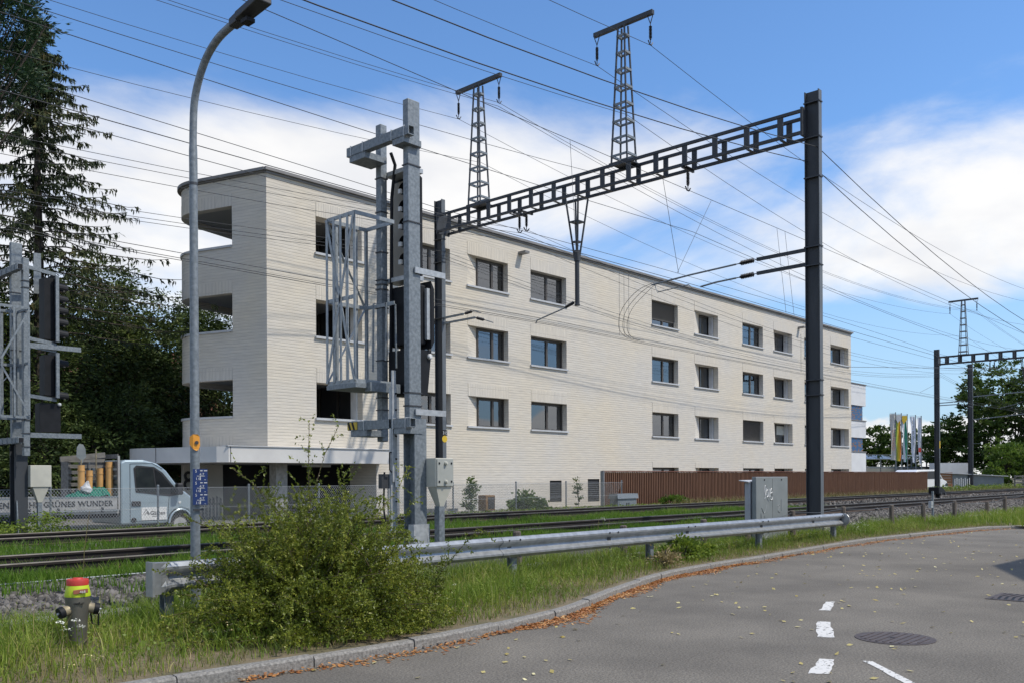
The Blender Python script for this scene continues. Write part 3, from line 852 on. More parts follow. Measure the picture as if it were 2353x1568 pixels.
# ------------------------------------------------------------------ white balcony block beyond
W = thing('balcony_building', 'white rendered block with blue striped balcony blinds behind the brick building', 'building', (67, 27.3, .3))
MB().box(66.6, 69.9, 28.6, 40, .3, 8.45).build('wall', M['wall_white'], W)
MB().box(66.7, 68.6, 28.8, 34, 8.6, 9.1).build('roof_box', M['steel_dk'], W)
for z0, z1 in ((6.96, 8.55), (4.54, 5.80), (1.9, 3.45)):
    pp = MB().box(66.6, 69.9, 27.3, 28.6, z0, z1).build('balcony_parapet', M['wall_white'], W)
    MB().box(66.55, 69.95, 27.25, 28.6, z1 + .002, z1 + .07).build('coping', M['fascia'], pp)
stripe = mat('striped_awning', (.10, .24, .46), (.48, .26, .12), rough=.8, scale=3.0, stretch=(1, 1, 3), ramp=(.50, .60))
for z0, z1 in ((5.87, 6.96), (3.52, 4.54)):
    bl = MB()
    for k in range(10):
        za = z0 + (z1 - z0) * k / 10
        bl.add([(66.65, 27.42, za), (69.5, 27.42, za), (69.5, 27.38, za + (z1 - z0) / 10), (66.65, 27.38, za + (z1 - z0) / 10)], [(0, 1, 2, 3)])
    bl.build('blind', stripe, W)
    for x in (66.65, 67.9, 69.2): MB().box(x, x + .06, 27.46, 27.54, z0, z1).build('blind_rail', M['sill'], W)
# ------------------------------------------------------------------ catenary portals over the line
TG = 23.5
def imast(mb, x, y, z0, z1, h=.40, b=.19, tf=.022, tw=.014):   # flanges face across the line
    mb.box(x - b / 2, x + b / 2, y - h / 2, y - h / 2 + tf, z0, z1)
    mb.box(x - b / 2, x + b / 2, y + h / 2 - tf, y + h / 2, z0, z1)
    mb.box(x - tw / 2, x + tw / 2, y - h / 2 + tf, y + h / 2 - tf, z0, z1)
    return mb
def insulator(mb, top, bottom, r=.055, sheds=9, n=8):
    top = Vector(top); bottom = Vector(bottom)
    d = bottom - top; L = d.length; d.normalize()
    prof = [(.012, 0), (.012, L * .14), (.03, L * .14)]
    for k in range(sheds):
        h = L * (.16 + .62 * k / sheds); st = L * .62 / sheds
        prof += [(r * .55, h), (r, h + st * .35), (r * .55, h + st * .7)]
    prof += [(.03, L * .82), (.014, L * .84), (.014, L)]
    mb.lathe(prof, top, d, n)
    return mb
def hook(mb, top, w=.16, h=.28):          # V shaped hanger under an arm
    t = Vector(top)
    mb.beam(t + Vector((0, -w, 0)), t + Vector((0, 0, -h)), .02); mb.beam(t + Vector((0, w, 0)), t + Vector((0, 0, -h)), .02)
    return mb
def make_portal(tg, label, full=True):
    T = thing('catenary_portal', label, 'portal', (tg, 10.55, .33), 'lattice portals across the railway')
    zt, zb = 11.42, 10.76
    for y, z1, nm in ((10.55, 11.92, 0), (25.15, 12.05, 1)):
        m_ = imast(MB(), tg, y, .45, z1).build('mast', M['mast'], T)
        MB().box(tg - .093, tg + .093, y - .204, y - .2005, .46, z1 - .01).build('flange_face', M['flange'], m_)  # outer face set paler than the rest of the mast
        MB().box(tg - .45, tg + .45, y - .45, y + .45, .1, .52).build('footing', M['concrete'], m_)
        for z in ((zt + .18, zb - .1, 9.6, 7.75, 7.25, 4.2, 3.8) if nm == 0 else (zt + .1, zb - .2, 9.7, 7.6)):
            MB().box(tg - .105, tg + .105, y - .225, y + .225, z, z + .03).build('clamp_band', M['steel_dk'], m_)
    y0, y1 = 10.75, 24.95
    bm = MB()
    for x in (tg - .27, tg + .27):
        bm.beam((x, y0, zt - .04), (x, y1, zt - .04), .08, .08); bm.beam((x, y0, zb + .04), (x, y1, zb + .04), .08, .08)
    beam_ = bm.build('beam_chords', M['mast'], T)
    k = 0
    n = 14
    for k in range(n):
        y = y0 + .6 + (y1 - y0 - 1.2) * k / (n - 1)
        for x in (tg - .272, tg + .272):
            MB().box(x - .022, x + .022, y - .08, y + .08, zb + .081, zt - .081).build('batten', M['mast'], beam_)
        MB().box(tg - .228, tg + .228, y - .05, y + .05, zb - .012, zb - .002).build('tie_plate', M['mast'], beam_)
    for y in (y0 - .02, y1 + .02):
        MB().box(tg - .32, tg + .32, y - .03, y + .03, zb - .05, zt + .05).build('end_plate', M['mast'], beam_)
    # two lattice towers standing on the beam
    for yc in (16.72, 23.08):
        tw = MB()
        hb, ht, z0, z1 = .30, .12, zt + .03, 15.74
        for sx in (-1, 1):
            for sy in (-1, 1):
                tw.beam((tg + sx * .24, yc + sy * hb, z0), (tg + sx * .10, yc + sy * ht, z1), .045)
        tower = tw.build('lattice_tower', M['steel_dk'], T)
        for k in range(8):
            lev = MB()
            f = (k + .35) / 8
            z = z0 + (z1 - z0) * f; a = .24 + (.10 - .24) * f; b_ = hb + (ht - hb) * f
            for s_ in (-1, 1):
                lev.box(tg - a - .02, tg + a + .02, yc + s_ * b_ - .03, yc + s_ * b_ + .03, z, z + .07)
                lev.box(tg + s_ * a - .02, tg + s_ * a + .02, yc - b_, yc + b_, z + .002, z + .068)
            lev.build('cross_plate', M['galv'], tower)
        MB().box(tg - .3, tg + .3, yc - .36, yc + .36, zt + .002, zt + .035).build('base_plate', M['mast'], tower)
        MB().beam((tg, yc - 1.12, z1 + .07), (tg, yc + 1.12, z1 + .07), .13, .13).build('cross_arm', M['mast'], tower)
        for s_ in (-1, 1):
            y = yc + s_ * 1.02
            ii = hook(MB(), (tg, y, z1 - .0), .10, .26)
            insulator(ii, (tg, y, z1 - .24), (tg, y, z1 - .86))
            ii.tube([(tg - .12, y, z1 - .80), (tg - .05, y, z1 - .90), (tg + .05, y, z1 - .90), (tg + .12, y, z1 - .80)], .018, 5)
            ii.build('insulator', M['insul'], tower)
    # insulators under the beam
    for y, pair in ((14.41, 0), (21.12, 1), (20.8, 1)):
        ii = MB(); ii.beam((tg - .32, y, zb - .03), (tg + .32, y, zb - .03), .06)
        insulator(ii, (tg, y, zb - .04), (tg, y, zb - .62), .06)
        ii.tube([(tg - .14, y, zb - .56), (tg - .05, y, zb - .66), (tg + .05, y, zb - .66), (tg + .14, y, zb - .56)], .02, 5)
        ii.build('insulator', M['insul'], T)
    # hanging post with its steady arm over the far track
    yc = 18.6
    hp = MB()
    for sx in (-1, 1):
        for sy in (-1, 1):
            hp.beam((tg + sx * .26, yc + sy * .26, zb - .02), (tg + sx * .05, yc + sy * .05, 8.75), .045)
    for z, a in ((9.95, .17), (9.3, .11)):
        hp.box(tg - a, tg + a, yc - a, yc + a, z, z + .05)
    dp = hp.build('drop_post', M['mast'], T)
    MB().lathe([(.10, 0), (.10, .35), (.075, .36), (.075, 1.75), (.09, 1.76), (.09, 1.8)], (tg, yc, 9.05), (0, 0, -1), 10).build('drop_pipe', M['mast'], dp, True)
    sa = MB(); insulator(sa, (tg, yc + .06, 7.40), (tg, yc + .62, 7.22), .06, 7)
    sa.build('insulator', M['insul'], dp)
    MB().tube([(tg, yc + .62, 7.22), (tg, yc + 1.75, 6.98), (tg, yc + 1.8, 6.88)], .022, 6).build('steady_arm', M['galv'], dp)
    # cantilevers on the near mast
    for z0, z1, y1_, tail in ((7.72, 7.52, 15.7, 1), (7.33, 7.22, 14.0, 0)):
        cn = MB().beam((tg, 10.76, z0), (tg, 12.2, z0 - .02), .07, .09)
        co = cn.build('cantilever_bracket', M['mast'], T)
        ii = MB(); insulator(ii, (tg, 12.2, z0 - .02), (tg, 12.85, z0 - .05), .075, 8); ii.build('insulator', M['insul'], co)
        MB().tube([(tg, 12.85, z0 - .05), (tg, (13 + y1_) / 2, (z0 + z1) / 2 - .02), (tg, y1_, z1 - .02)], .026, 6).build('registration_tube', M['galv'], co)
        if tail:
            MB().tube([(tg, 15.6, 7.5), (tg, 15.5, 7.25), (tg, 14.4, 7.32), (tg, 14.3, 7.22)], .016, 5).build('steady_arm', M['galv'], co)
    # short stubs on the far mast
    for y1_, z0, z1 in ((23.0, 7.62, 7.72), (22.4, 7.42, 7.30)):
        st = MB().beam((tg, 24.95, z0), (tg, y1_ + .9, z0 + .02), .06, .07).build('cantilever_bracket', M['galv'], T)
        ii = MB(); insulator(ii, (tg, y1_ + .9, z0 + .02), (tg, y1_ + .35, z1 - .03), .06, 6); ii.build('insulator', M['insul'], st)
        MB().tube([(tg, y1_ + .35, z1 - .03), (tg, y1_, z1 - .15)], .018, 5).build('steady_arm', M['galv'], st)
    return T
PORT = make_portal(TG, 'dark grey lattice portal with two towers spanning the tracks before the building')
# number plates on the far mast
np_ = MB().box(TG - .13, TG + .13, 24.93, 24.945, 3.25, 3.45).build('number_plate', M['black'], PORT)
text('3157', .17, M['white'], PORT, (TG - .115, 24.925, 3.29), FRONT, 'mast_number', .001)
MB().lathe([(.13, 0), (.13, .01)], (TG, 24.945, 3.12), (0, -1, 0), 14).build('yellow_plate', M['yellow'], PORT)
# magenta scrawl on the near mast flange
scr = mat('faded_magenta_spray', (.14, .105, .125), (.16, .085, .12), rough=.6, scale=9)
MB().box(TG - .06, TG + .07, 10.347, 10.349, 1.5, 2.35).build('spray_patch', scr, PORT)

P2 = copy_tree(PORT)
P2.location.x = 79.5
ORG[P2.name] = Vector(P2.location)
P2['label'] = 'distant dark lattice portal on the right, cut by the picture edge'
for ch in [o for o in bpy.data.objects if o.parent == P2 and (o.name.startswith('number') or o.name.startswith('mast_number') or o.name.startswith('yellow') or o.name.startswith('spray'))]:
    bpy.data.objects.remove(ch)
yp = MB().box(79.4, 79.6, 24.935, 24.945, 3.9, 4.5).build('yellow_plate', M['yellow'], P2)

lm = thing('catenary_mast', 'single dark mast right of the distant portal, before the big tree', 'mast', (94.7, 26.9, .3))
imast(MB(), 94.7, 26.9, .3, 12.35, .42, .25).build('mast', M['mast'], lm)
MB().beam((94.7, 26.7, 9.2), (94.7, 19.0, 9.5), .09).build('cantilever_tube', M['galv'], lm)
MB().beam((94.7, 26.7, 7.0), (94.7, 18.5, 7.6), .08).build('cantilever_tube', M['galv'], lm)
MB().box(94.55, 94.95, 25.9, 25.93, 4.6, 4.85).build('sign_plate', M['white'], lm)
sg = MB(); sg.beam((94.7, 26.69, 4.7), (94.7, 25.93, 4.7), .03); sg.build('sign_bracket', M['galv'], lm)

# ------------------------------------------------------------------ overhead wires
SUP = [-33.5, 23.5, 79.5, 136.0]
def wire(n, z, sag, r, label, group=None, zr=None, cat='wire', dn=0.0, m='wire', supports=None):
    pts = []
    sp = supports or SUP
    for i in range(len(sp) - 1):
        a, b_ = sp[i], sp[i + 1]
        k = 18
        for j in range(k + (i == len(sp) - 2)):
            u = j / k
            pts.append((a + (b_ - a) * u, n + dn * u, z - 4 * sag * u * (1 - u)))
    o = MB().tube(pts, r * .78, 5, False).build('overhead_wire', M[m])
    return tag(o, label, cat, group or 'overhead wires along the railway')
hi = 14.82
wire(15.70, hi, 1.45, .011, 'thin overhead wire held by the rightmost insulator of the right lattice tower')
wire(17.74, hi, 1.35, .011, 'thin overhead wire held by the left insulator of the right lattice tower')
wire(22.06, hi + .03, 1.55, .010, 'upper of two close wires held by the right insulator of the left lattice tower', 'paired wires at the left lattice tower')
wire(22.10, hi - .08, 1.50, .010, 'lower of two close wires held by the right insulator of the left lattice tower', 'paired wires at the left lattice tower')
wire(24.10, hi, 1.45, .010, 'thin overhead wire held by the leftmost insulator of the left lattice tower')
wire(16.60, 12.95, 1.75, .010, 'thin earth wire clamped half way up the right lattice tower')
wire(22.95, 12.95, 1.68, .009, 'thin earth wire clamped half way up the left lattice tower')
wire(10.42, 10.40, 2.20, .014, 'thick feeder cable on the near mast, upper of the two', 'feeder cables on the near mast')
wire(10.70, 10.08, 2.20, .014, 'thick feeder cable on the near mast, lower of the two', 'feeder cables on the near mast')
wire(25.00, 11.68, -.28, .014, 'thick feeder cable at the head of the far mast, upper of the two', 'feeder cables on the far mast')
wire(25.20, 11.20, .05, .014, 'thick feeder cable at the head of the far mast, lower of the two', 'feeder cables on the far mast')
wire(14.41, 10.12, .0, .010, 'messenger wire of the near track under the beam')
wire(17.00, 11.05, 1.30, .009, 'thin overhead wire passing just under the beam of the portal')
for k, (dn, dz) in enumerate(((0, 0), (.16, -.10), (.32, -.32))):
    wire(20.8 + dn, 10.14 + dz, 1.5, .009, ('upper', 'middle', 'lowest')[k] + ' of three thin wires at the twin insulators under the beam', 'triple wires at the twin insulators')
for k, (dn, dz) in enumerate(((0, 0), (.0, -.16), (.04, -.26))):
    wire(24.9 + dn, 10.1 + dz, 1.5, .010, ('upper', 'middle', 'lowest')[k] + ' of three thin wires on the far mast under the beam', 'triple wires on the far mast')
for k, (dn, dz) in enumerate(((0, 0), (.12, -.09), (.04, -.16))):
    wire(19.75 + dn, 6.92 + dz, .12, .010, ('upper', 'middle', 'lowest')[k] + ' of three contact wires low over the far track', 'contact wires of the far track')
wire(13.95, 7.18, .06, .010, 'contact wire low over the near track', 'contact wires of the near track')
wire(14.25, 8.85, .55, .009, 'second messenger wire over the near track', 'contact wires of the near track')
# droppers and stays
def lead(pts, label, r=.007, g='droppers between the overhead wires', name='dropper'):
    return tag(MB().tube(pts, r, 4, False).build(name, M['wire_grey']), label, 'wire', g)
lead([(17.95, 14.41, 10.1), (18.1, 14.35, 7.3)], 'thin dropper left of the hanging post')
lead([(22.17, 14.41, 10.1), (23.5, 14.75, 7.72)], 'thin stay leaning left above the cantilever of the near mast')
lead([(24.84, 14.41, 10.1), (23.5, 14.8, 7.72)], 'thin stay leaning right above the cantilever of the near mast')
for j, t in enumerate((29.2, 29.8)): lead([(t, 14.41, 10.1), (t - .2, 14.0, 7.15)], ('left', 'right')[j] + ' one of two thin droppers left of the near mast above the roof', g='droppers above the roof')
for j, t in enumerate((27.5, 27.8, 28.1)): lead([(t, 19.8, 9.2), (t, 19.8, 6.85)], ('left', 'middle', 'right')[j] + ' one of three thin droppers before the blank wall', g='droppers before the blank wall')
for j, t in enumerate((42.6, 43.4, 44.0)): lead([(t, 19.8, 8.6), (t, 19.8, 6.75)], ('left', 'middle', 'right')[j] + ' one of three thin droppers before the windows on the right', g='droppers before the right windows')
for k in range(3):
    dx = .24 * k
    cp_ = [(23.5 + .1 * k, 15.7, 7.55), (23.3 + dx, 16.1, 7.35), (23.45 + dx, 16.7, 7.0), (24.0 + dx, 17.3, 6.72), (25.3 + dx, 18.2, 6.60), (27.0 + dx, 19.1, 6.64), (28.6 + dx, 19.8, 6.84)]
    tag(MB().tube(catmull(cp_, 5), .008, 4, False).build('jumper_cable', M['wire']), ('left', 'middle', 'right')[k] + ' one of three looping jumper cables before the blank wall', 'cable', 'looping jumper cables')
lead([(47.0, 20.0, 7.4), (120, 6, 12.0)], 'wire rising to the right across the distant portal', .012, 'overhead wires along the railway', 'overhead_wire')
lead([(60.0, 20.0, 6.9), (78, 24.9, 9.0)], 'wire running up to the distant portal mast', .012, 'overhead wires along the railway', 'overhead_wire')
lead([(-4, 11, 8.9), (6.6, 17.0, 11.35)], 'thin wire end dipping at the top left corner', .006, 'overhead wires along the railway', 'overhead_wire')
# two wires that cross the upper right corner
for (a, b_, lb) in (((50, 4, 22), (110, 14, 12.5), 'wire crossing the top right corner of the sky, outer one'), ((46, 6, 18.0), (104, 20, 11.0), 'wire crossing the top right corner of the sky, inner one')):
    lead([a, b_], lb, .016, 'wires in the top right corner', 'overhead_wire')

# ------------------------------------------------------------------ signals
def cage(parent, x0, x1, y0, y1, z0, z1, xbrace=True, nv=4, bar=.05, m='galv'):
    zm = (z0 + z1) / 2
    c = MB().beam((x1, y1, z0), (x1, y1, z1), .04).build('cage_frame', M[m], parent)
    for z in (z0, zm, z1):
        r = MB()
        for a, b_ in (((x0, y0), (x0, y1)), ((x0, y1), (x1, y1)), ((x1, y1), (x1, y0)), ((x1, y0), (x0, y0))):
            if z == z0 or not (a == (x1, y0)) or z == z1:
                r.beam((*a, z), (*b_, z), .02, .06)
        r.build('cage_ring', M[m], c)
    for i in range(nv):
        y = y0 + (y1 - y0) * i / (nv - 1)
        MB().box(x0 - .022, x0 - .012, y - bar / 2, y + bar / 2, z0, z1).build('cage_bar', M[m], c)
    for i in range(1, nv):
        x = x0 + (x1 - x0) * i / (nv - 1)
        MB().box(x - bar / 2, x + bar / 2, y1 + .012, y1 + .022, z0, z1).build('cage_bar', M[m], c)
    for za, zb_ in ((z0, zm), (zm, z1)):
        for (ya, yb) in ((y0, (y0 + y1) / 2), (y1, (y0 + y1) / 2)):
            a, b_ = (za, zb_) if za == z0 else (zb_, za)
            MB().beam((x0 - .03, ya, a), (x0 - .03, yb, b_), .008, bar).build('cage_brace', M[m], c)
        a, b_ = (za, zb_) if za == z0 else (zb_, za)
        MB().beam((x0, y1 + .03, a), (x1, y1 + .03, b_), .008, bar, (0, 1, 0)).build('cage_brace', M[m], c)
    return c
def bands(parent, x, y, w, d, zs_, m='steel_dk'):
    for z in zs_: MB().box(x - w / 2 - .012, x + w / 2 + .012, y - d / 2 - .012, y + d / 2 + .012, z, z + .018).build('clamp_band', M[m], parent)

S1 = thing('railway_signal', 'tall galvanised railway signal with safety cage beside the guardrail', 'signal', (9.32, 10.6, .3))
post = MB().box(9.32 - .12, 9.32 + .12, 10.6 - .062, 10.6 + .062, 2.55, 7.43).build('post', M['galv'], S1, bevel=.012)
bands(post, 9.32, 10.6, .24, .125, (5.55, 6.72, 6.42, 2.95, 2.75))
base = imast(MB(), 9.36, 10.6, .3, 2.56, .26, .24, .02, .016).build('base_column', M['galv'], S1)
MB().box(9.1, 9.62, 10.3, 10.9, .2, .34).build('footing', M['concrete'], base)
for s_ in (-1, 1):
    MB().hexa([(9.36 + s_ * .13 - .01, 10.40, .34), (9.36 + s_ * .13 + .01, 10.40, .34), (9.36 + s_ * .13 + .01, 10.62, .34), (9.36 + s_ * .13 - .01, 10.62, .34),
               (9.36 + s_ * .13 - .01, 10.47, .95), (9.36 + s_ * .13 + .01, 10.47, .95), (9.36 + s_ * .13 + .01, 10.6, .95), (9.36 + s_ * .13 - .01, 10.6, .95)]).build('gusset', M['galv_lt'], base)
MB().box(9.2, 9.52, 10.452, 10.465, .6, .95).build('base_plate', M['galv_lt'], base)
hang = MB().box(9.55 - .065, 9.55 + .065, 11.6 - .065, 11.6 + .065, 2.25, 7.38).build('hanging_post', M['galv'], S1, bevel=.01)
bands(hang, 9.55, 11.6, .13, .13, (6.5, 5.95, 5.3, 4.85, 4.78, 4.70, 4.4, 3.55, 3.15, 2.75, 2.95))
for z in (6.80, 2.42):
    arm = MB()
    arm.box(9.05, 9.17, 10.36, 11.86, z, z + .012); arm.box(9.05, 9.17, 10.36, 11.86, z + .128, z + .14)
    arm.box(9.05, 9.062, 10.36, 11.86, z + .012, z + .128); arm.box(9.158, 9.17, 10.36, 11.86, z + .012, z + .128)
    ar = arm.build('cross_arm', M['galv'], S1)
    MB().box(9.055, 9.165, 11.85, 11.868, z + .002, z + .138).build('end_cap', M['galv'], ar)
    cl = MB()
    for y in (10.46, 10.75, 11.45, 11.75):
        cl.box(9.04, 9.18, y - .008, y + .008, z - .012, z + .152)
    cl.build('u_bolt', M['galv_lt'], ar)
    MB().box(9.06, 9.50, 11.40, 11.80, z - .10, z - .002).build('saddle', M['galv'], ar)
    MB().box(9.06, 9.40, 10.46, 10.74, z - .09, z - .002).build('saddle', M['galv'], ar)
    if z < 3:
        tp = MB().box(9.036, 9.048, 11.62, 11.86, z + .01, z + .13).build('warning_tape', M['yellow'], ar)
        for k in range(2):
            y = 11.66 + .1 * k
            MB().add([(9.034, y, z + .01), (9.034, y + .05, z + .01), (9.034, y + .10, z + .13), (9.034, y + .05, z + .13)], [(0, 1, 2, 3)]).build('tape_stripe', M['black'], tp)
cg = cage(S1, 8.70, 9.47, 11.2, 11.9, 3.15, 5.72, nv=5, m='cage_zinc')
pl = MB()
pl.box(8.68, 9.5, 11.18, 11.92, 3.05, 3.12); pl.box(8.9, 9.5, 11.1, 11.24, 3.0, 3.14)
pl.build('platform', M['galv'], cg)
hr = MB()
hr.tube([(9.0, 11.16, 3.3), (9.0, 11.14, 4.35), (9.25, 11.14, 4.4), (9.25, 11.16, 3.5)], .016, 5)
hr.tube([(9.47, 11.16, 3.4), (9.44, 11.14, 4.4), (9.40, 11.14, 4.4)], .016, 5)
hr.tube([(8.85, 11.9, 3.15), (8.85, 11.92, 5.6)], .025, 6)
hr.build('hand_rail', M['galv'], cg)
# folding ladder plate hanging in front
ld = MB().box(9.05, 9.17, 10.80, 10.84, .85, 3.05).build('ladder_stile', M['galv_lt'], S1)
MB().box(9.06, 9.13, 10.77, 10.80, 1.6, 3.3).build('ladder_plate', M['galv_lt'], ld)
for z in (1.3, 1.95, 2.3, 2.7, 2.95): MB().lathe([(.014, 0), (.014, .02)], (9.12, 10.768, z), (0, -1, 0), 6).build('bolt', M['black'], ld)
MB().tube([(8.97, 10.86, 1.75), (8.95, 10.86, 1.2), (8.99, 10.86, .95)], .015, 5).build('cable', M['black'], ld)
MB().box(8.90, 9.05, 10.84, 10.92, 1.5, 1.72).build('lock_box', M['steel_dk'], ld)
MB().tube([(9.04, 10.78, 2.05), (8.99, 10.76, 2.05), (8.99, 10.76, 1.78), (9.04, 10.78, 1.75)], .012, 5).build('handle', M['black'], ld)
MB().box(9.10, 9.16, 10.755, 10.762, 1.52, 1.66).build('tag', M['white'], ld)
# upper signal head: board with five hooded lamps seen from its front
brd = MB()
out = [(11.0, 4.9), (11.0, 6.48), (11.08, 6.56), (11.64, 6.56), (11.72, 6.48), (11.72, 4.9)]
brd.prism(out, lambda a, b_, d: (9.86 + d, a, b_), 0, .04)
ub = brd.build('signal_board', M['black'], S1)
inn = [(11.05, 4.95), (11.05, 6.46), (11.10, 6.51), (11.62, 6.51), (11.67, 6.46), (11.67, 4.95)]
MB().prism(inn, lambda a, b_, d: (9.852 + d, a, b_), 0, .006).build('board_face', mat('tan_board', (.30, .265, .21), rough=.5), ub)  # board face in one even tan
for k in range(5):
    z = 6.30 - k * .285
    hd = MB()
    n = 12
    ring = []
    for j in range(n + 1):
        a = R(-35) + R(250) * j / n
        ring.append((math.cos(a), math.sin(a)))
    vs, fs = [], []
    for j, (c_, s_) in enumerate(ring):
        vs += [(9.85, 11.22 + .115 * c_, z + .115 * s_), (9.68, 11.22 + .105 * c_, z + .105 * s_)]
    fs = [(2 * j, 2 * j + 1, 2 * j + 3, 2 * j + 2) for j in range(n)]
    hd.add(vs, fs)
    hd.lathe([(.112, 0), (.112, .012)], (9.852, 11.22, z), (-1, 0, 0), 14)
    h = hd.build('hood', M['black'], ub)
    MB().box(9.66, 9.70, 11.26, 11.32, z - .06, z + .01).build('reflector', M['white'], h)
for z in (6.55, 4.82):
    MB().box(9.62, 9.92, 11.0, 11.6, z, z + .07).build('bracket', M['galv_lt'], ub)
# lower indicator box and trapezoid case
lb_ = MB().box(9.66, 9.90, 10.92, 11.55, 3.78, 4.74).build('indicator_case', M['black'], S1, bevel=.03)
MB().box(9.86, 9.93, 10.86, 10.915, 3.86, 4.68).build('edge_strip', M['galv_lt'], lb_)
MB().hexa([(9.93, 10.84, 3.72), (10.0, 10.84, 3.84), (10.0, 11.6, 3.84), (9.93, 11.6, 3.72), (9.93, 10.84, 4.80), (10.0, 10.84, 4.68), (10.0, 11.6, 4.68), (9.93, 11.6, 4.80)]).build('hood_plate', M['black'], lb_)
MB().lathe([(.03, 0), (.03, .03), (.02, .05)], (10.0, 10.9, 4.4), (1, 0, 0), 8).build('lamp', M['black'], lb_)
tz = [(9.60, 2.98), (9.90, 2.98), (9.99, 3.70), (9.60, 3.70)]
tc_ = MB().prism(tz, lambda a, b_, d: (a, 10.90 + d, b_), 0, .6).build('transformer_case', M['black'], S1)
MB().lathe([(.045, 0), (.045, .03), (.03, .045)], (9.94, 10.90, 3.60), (0, -1, 0), 10).build('knob', M['white'], tc_)
for z in (4.78, 2.62):
    MB().box(9.3, 9.93, 10.50, 10.53, z, z + .09).build('stay_bar', M['galv_lt'], S1)
MB().tube([(9.5, 11.3, 6.85), (9.63, 11.35, 6.7), (9.64, 11.45, 6.2), (9.64, 11.5, 3.2)], .03, 6).build('cable', M['black'], S1)

J1 = thing('junction_box', 'grey metal junction box with funnel neck on a post by the signal', 'junction box', (9.68, 10.35, .3))
jb = MB().box(9.46, 9.82, 10.24, 10.46, 1.52, 1.96).build('box', M['cream'], J1, bevel=.008)
jl = MB().box(9.475, 9.81, 10.222, 10.238, 1.535, 1.945).build('door', mat('grey_box_door', (.36, .37, .34), (.32, .33, .30), rough=.5, scale=5), jb)
for z in (1.60, 1.88):
    MB().lathe([(.03, 0), (.03, .02), (.018, .045)], (9.645, 10.222, z), (0, -1, 0), 10).build('knob', M['cream'], jl)
    for x in (9.515, 9.77): MB().box(x - .012, x + .012, 10.214, 10.2215, z - .015, z + .015).build('latch', M['black'], jl)
MB().hexa([(9.60, 10.30, 1.22), (9.68, 10.30, 1.22), (9.68, 10.40, 1.22), (9.60, 10.40, 1.22), (9.48, 10.25, 1.518), (9.80, 10.25, 1.518), (9.80, 10.45, 1.518), (9.48, 10.45, 1.518)]).build('funnel', M['cream'], J1)
MB().box(9.58, 9.69, 10.295, 10.405, .2, 1.22).build('post', M['galv'], J1)

# second signal, beyond the far track on the left
S2 = thing('railway_signal', 'galvanised railway signal with safety cage beyond the tracks at the left edge', 'signal', (7.8, 22.4, .3))
p2 = MB().box(7.62, 7.86, 22.34, 22.46, 2.6, 7.05).build('post', M['galv'], S2, bevel=.012)
bands(p2, 7.74, 22.4, .24, .12, (5.9, 4.6))
b2 = imast(MB(), 7.78, 22.4, .3, 2.6, .30, .28, .02, .016).build('base_column', M['mast'], S2)
MB().box(7.4, 8.2, 22.0, 22.8, .2, .36).build('footing', M['concrete'], b2)
MB().hexa([(7.66, 22.1, .36), (7.68, 22.1, .36), (7.68, 22.3, .36), (7.66, 22.3, .36), (7.66, 22.2, 1.2), (7.68, 22.2, 1.2), (7.68, 22.28, 1.2), (7.66, 22.28, 1.2)]).build('gusset', M['galv'], b2)
h2 = MB().box(7.69, 7.82, 21.82, 21.95, 2.2, 6.62).build('hanging_post', M['galv'], S2, bevel=.01)
bands(h2, 7.755, 21.88, .13, .13, (6.1, 5.95, 5.4, 3.0, 2.7, 2.4))
for z in (6.30, 2.48):
    ar = MB().box(7.50, 7.62, 21.62, 22.95, z, z + .13).build('cross_arm', M['galv'], S2)
    MB().box(7.515, 7.605, 21.605, 21.619, z + .015, z + .115).build('open_end', M['black'], ar)
    cl = MB()
    for y in (21.8, 22.0, 22.3, 22.6, 22.8): cl.box(7.49, 7.63, y - .01, y + .01, z - .012, z + .142)
    cl.build('u_bolt', M['galv'], ar)
cage(S2, 6.75, 7.72, 21.55, 22.25, 3.05, 5.45)
for i in range(4):
    x = 6.8 + .3 * i
    MB().box(x - .02, x + .02, 21.52, 21.53, 3.05, 5.45).build('cage_bar', M['galv'], S2)
for (xa, za, xb, zb_) in ((7.1, 4.25, 7.7, 5.4), (7.1, 4.2, 7.7, 3.1), (7.1, 4.25, 6.6, 5.4), (7.1, 4.2, 6.6, 3.1)):
    MB().beam((xa, 21.50, za), (xb, 21.50, zb_), .04, .01, (0, 1, 0)).build('cage_brace', M['galv'], S2)
for (z0, z1, n_) in ((4.80, 6.38, 5), (3.52, 4.62, 2)):
    sb = MB().prism([(21.9, z0), (21.9, z1 - .1), (22.0, z1), (22.35, z1), (22.45, z1 - .1), (22.45, z0)], lambda a, b_, d: (8.42 + d, a, b_), 0, .05).build('signal_board', M['black'], S2)
    MB().box(8.40, 8.47, 21.84, 21.9, z0 + .02, z1 - .05).build('edge_strip', M['galv'], sb)
    MB().box(8.2, 8.41, 21.98, 22.3, z0 + .08, z1 - .1).build('lamp_case', M['black'], sb)
    for k in range(n_):
        z = z1 - .25 - k * (.27 if n_ == 5 else .75)
        hd = MB(); vs = []
        n = 10
        for j in range(n + 1):
            a = R(-30) + R(240) * j / n
            vs += [(8.47, 22.2 + .12 * math.cos(a), z + .12 * math.sin(a)), (8.78, 22.2 + .10 * math.cos(a), z - .02 + .10 * math.sin(a))]
        hd.add(vs, [(2 * j, 2 * j + 1, 2 * j + 3, 2 * j + 2) for j in range(n)])
        hd.lathe([(.11, 0), (.11, .01)], (8.472, 22.2, z), (1, 0, 0), 12)
        h = hd.build('hood', M['black'], sb)
        MB().box(8.24, 8.30, 22.0, 22.04, z - .02, z + .05).build('reflector', M['cabinet_lt'], h)
    for z in (z1 - .02, z0 - .04):
        MB().beam((7.8, 21.9, z + .08), (8.45, 22.0, z + .02), .05, .08).build('bracket', M['galv'], sb)
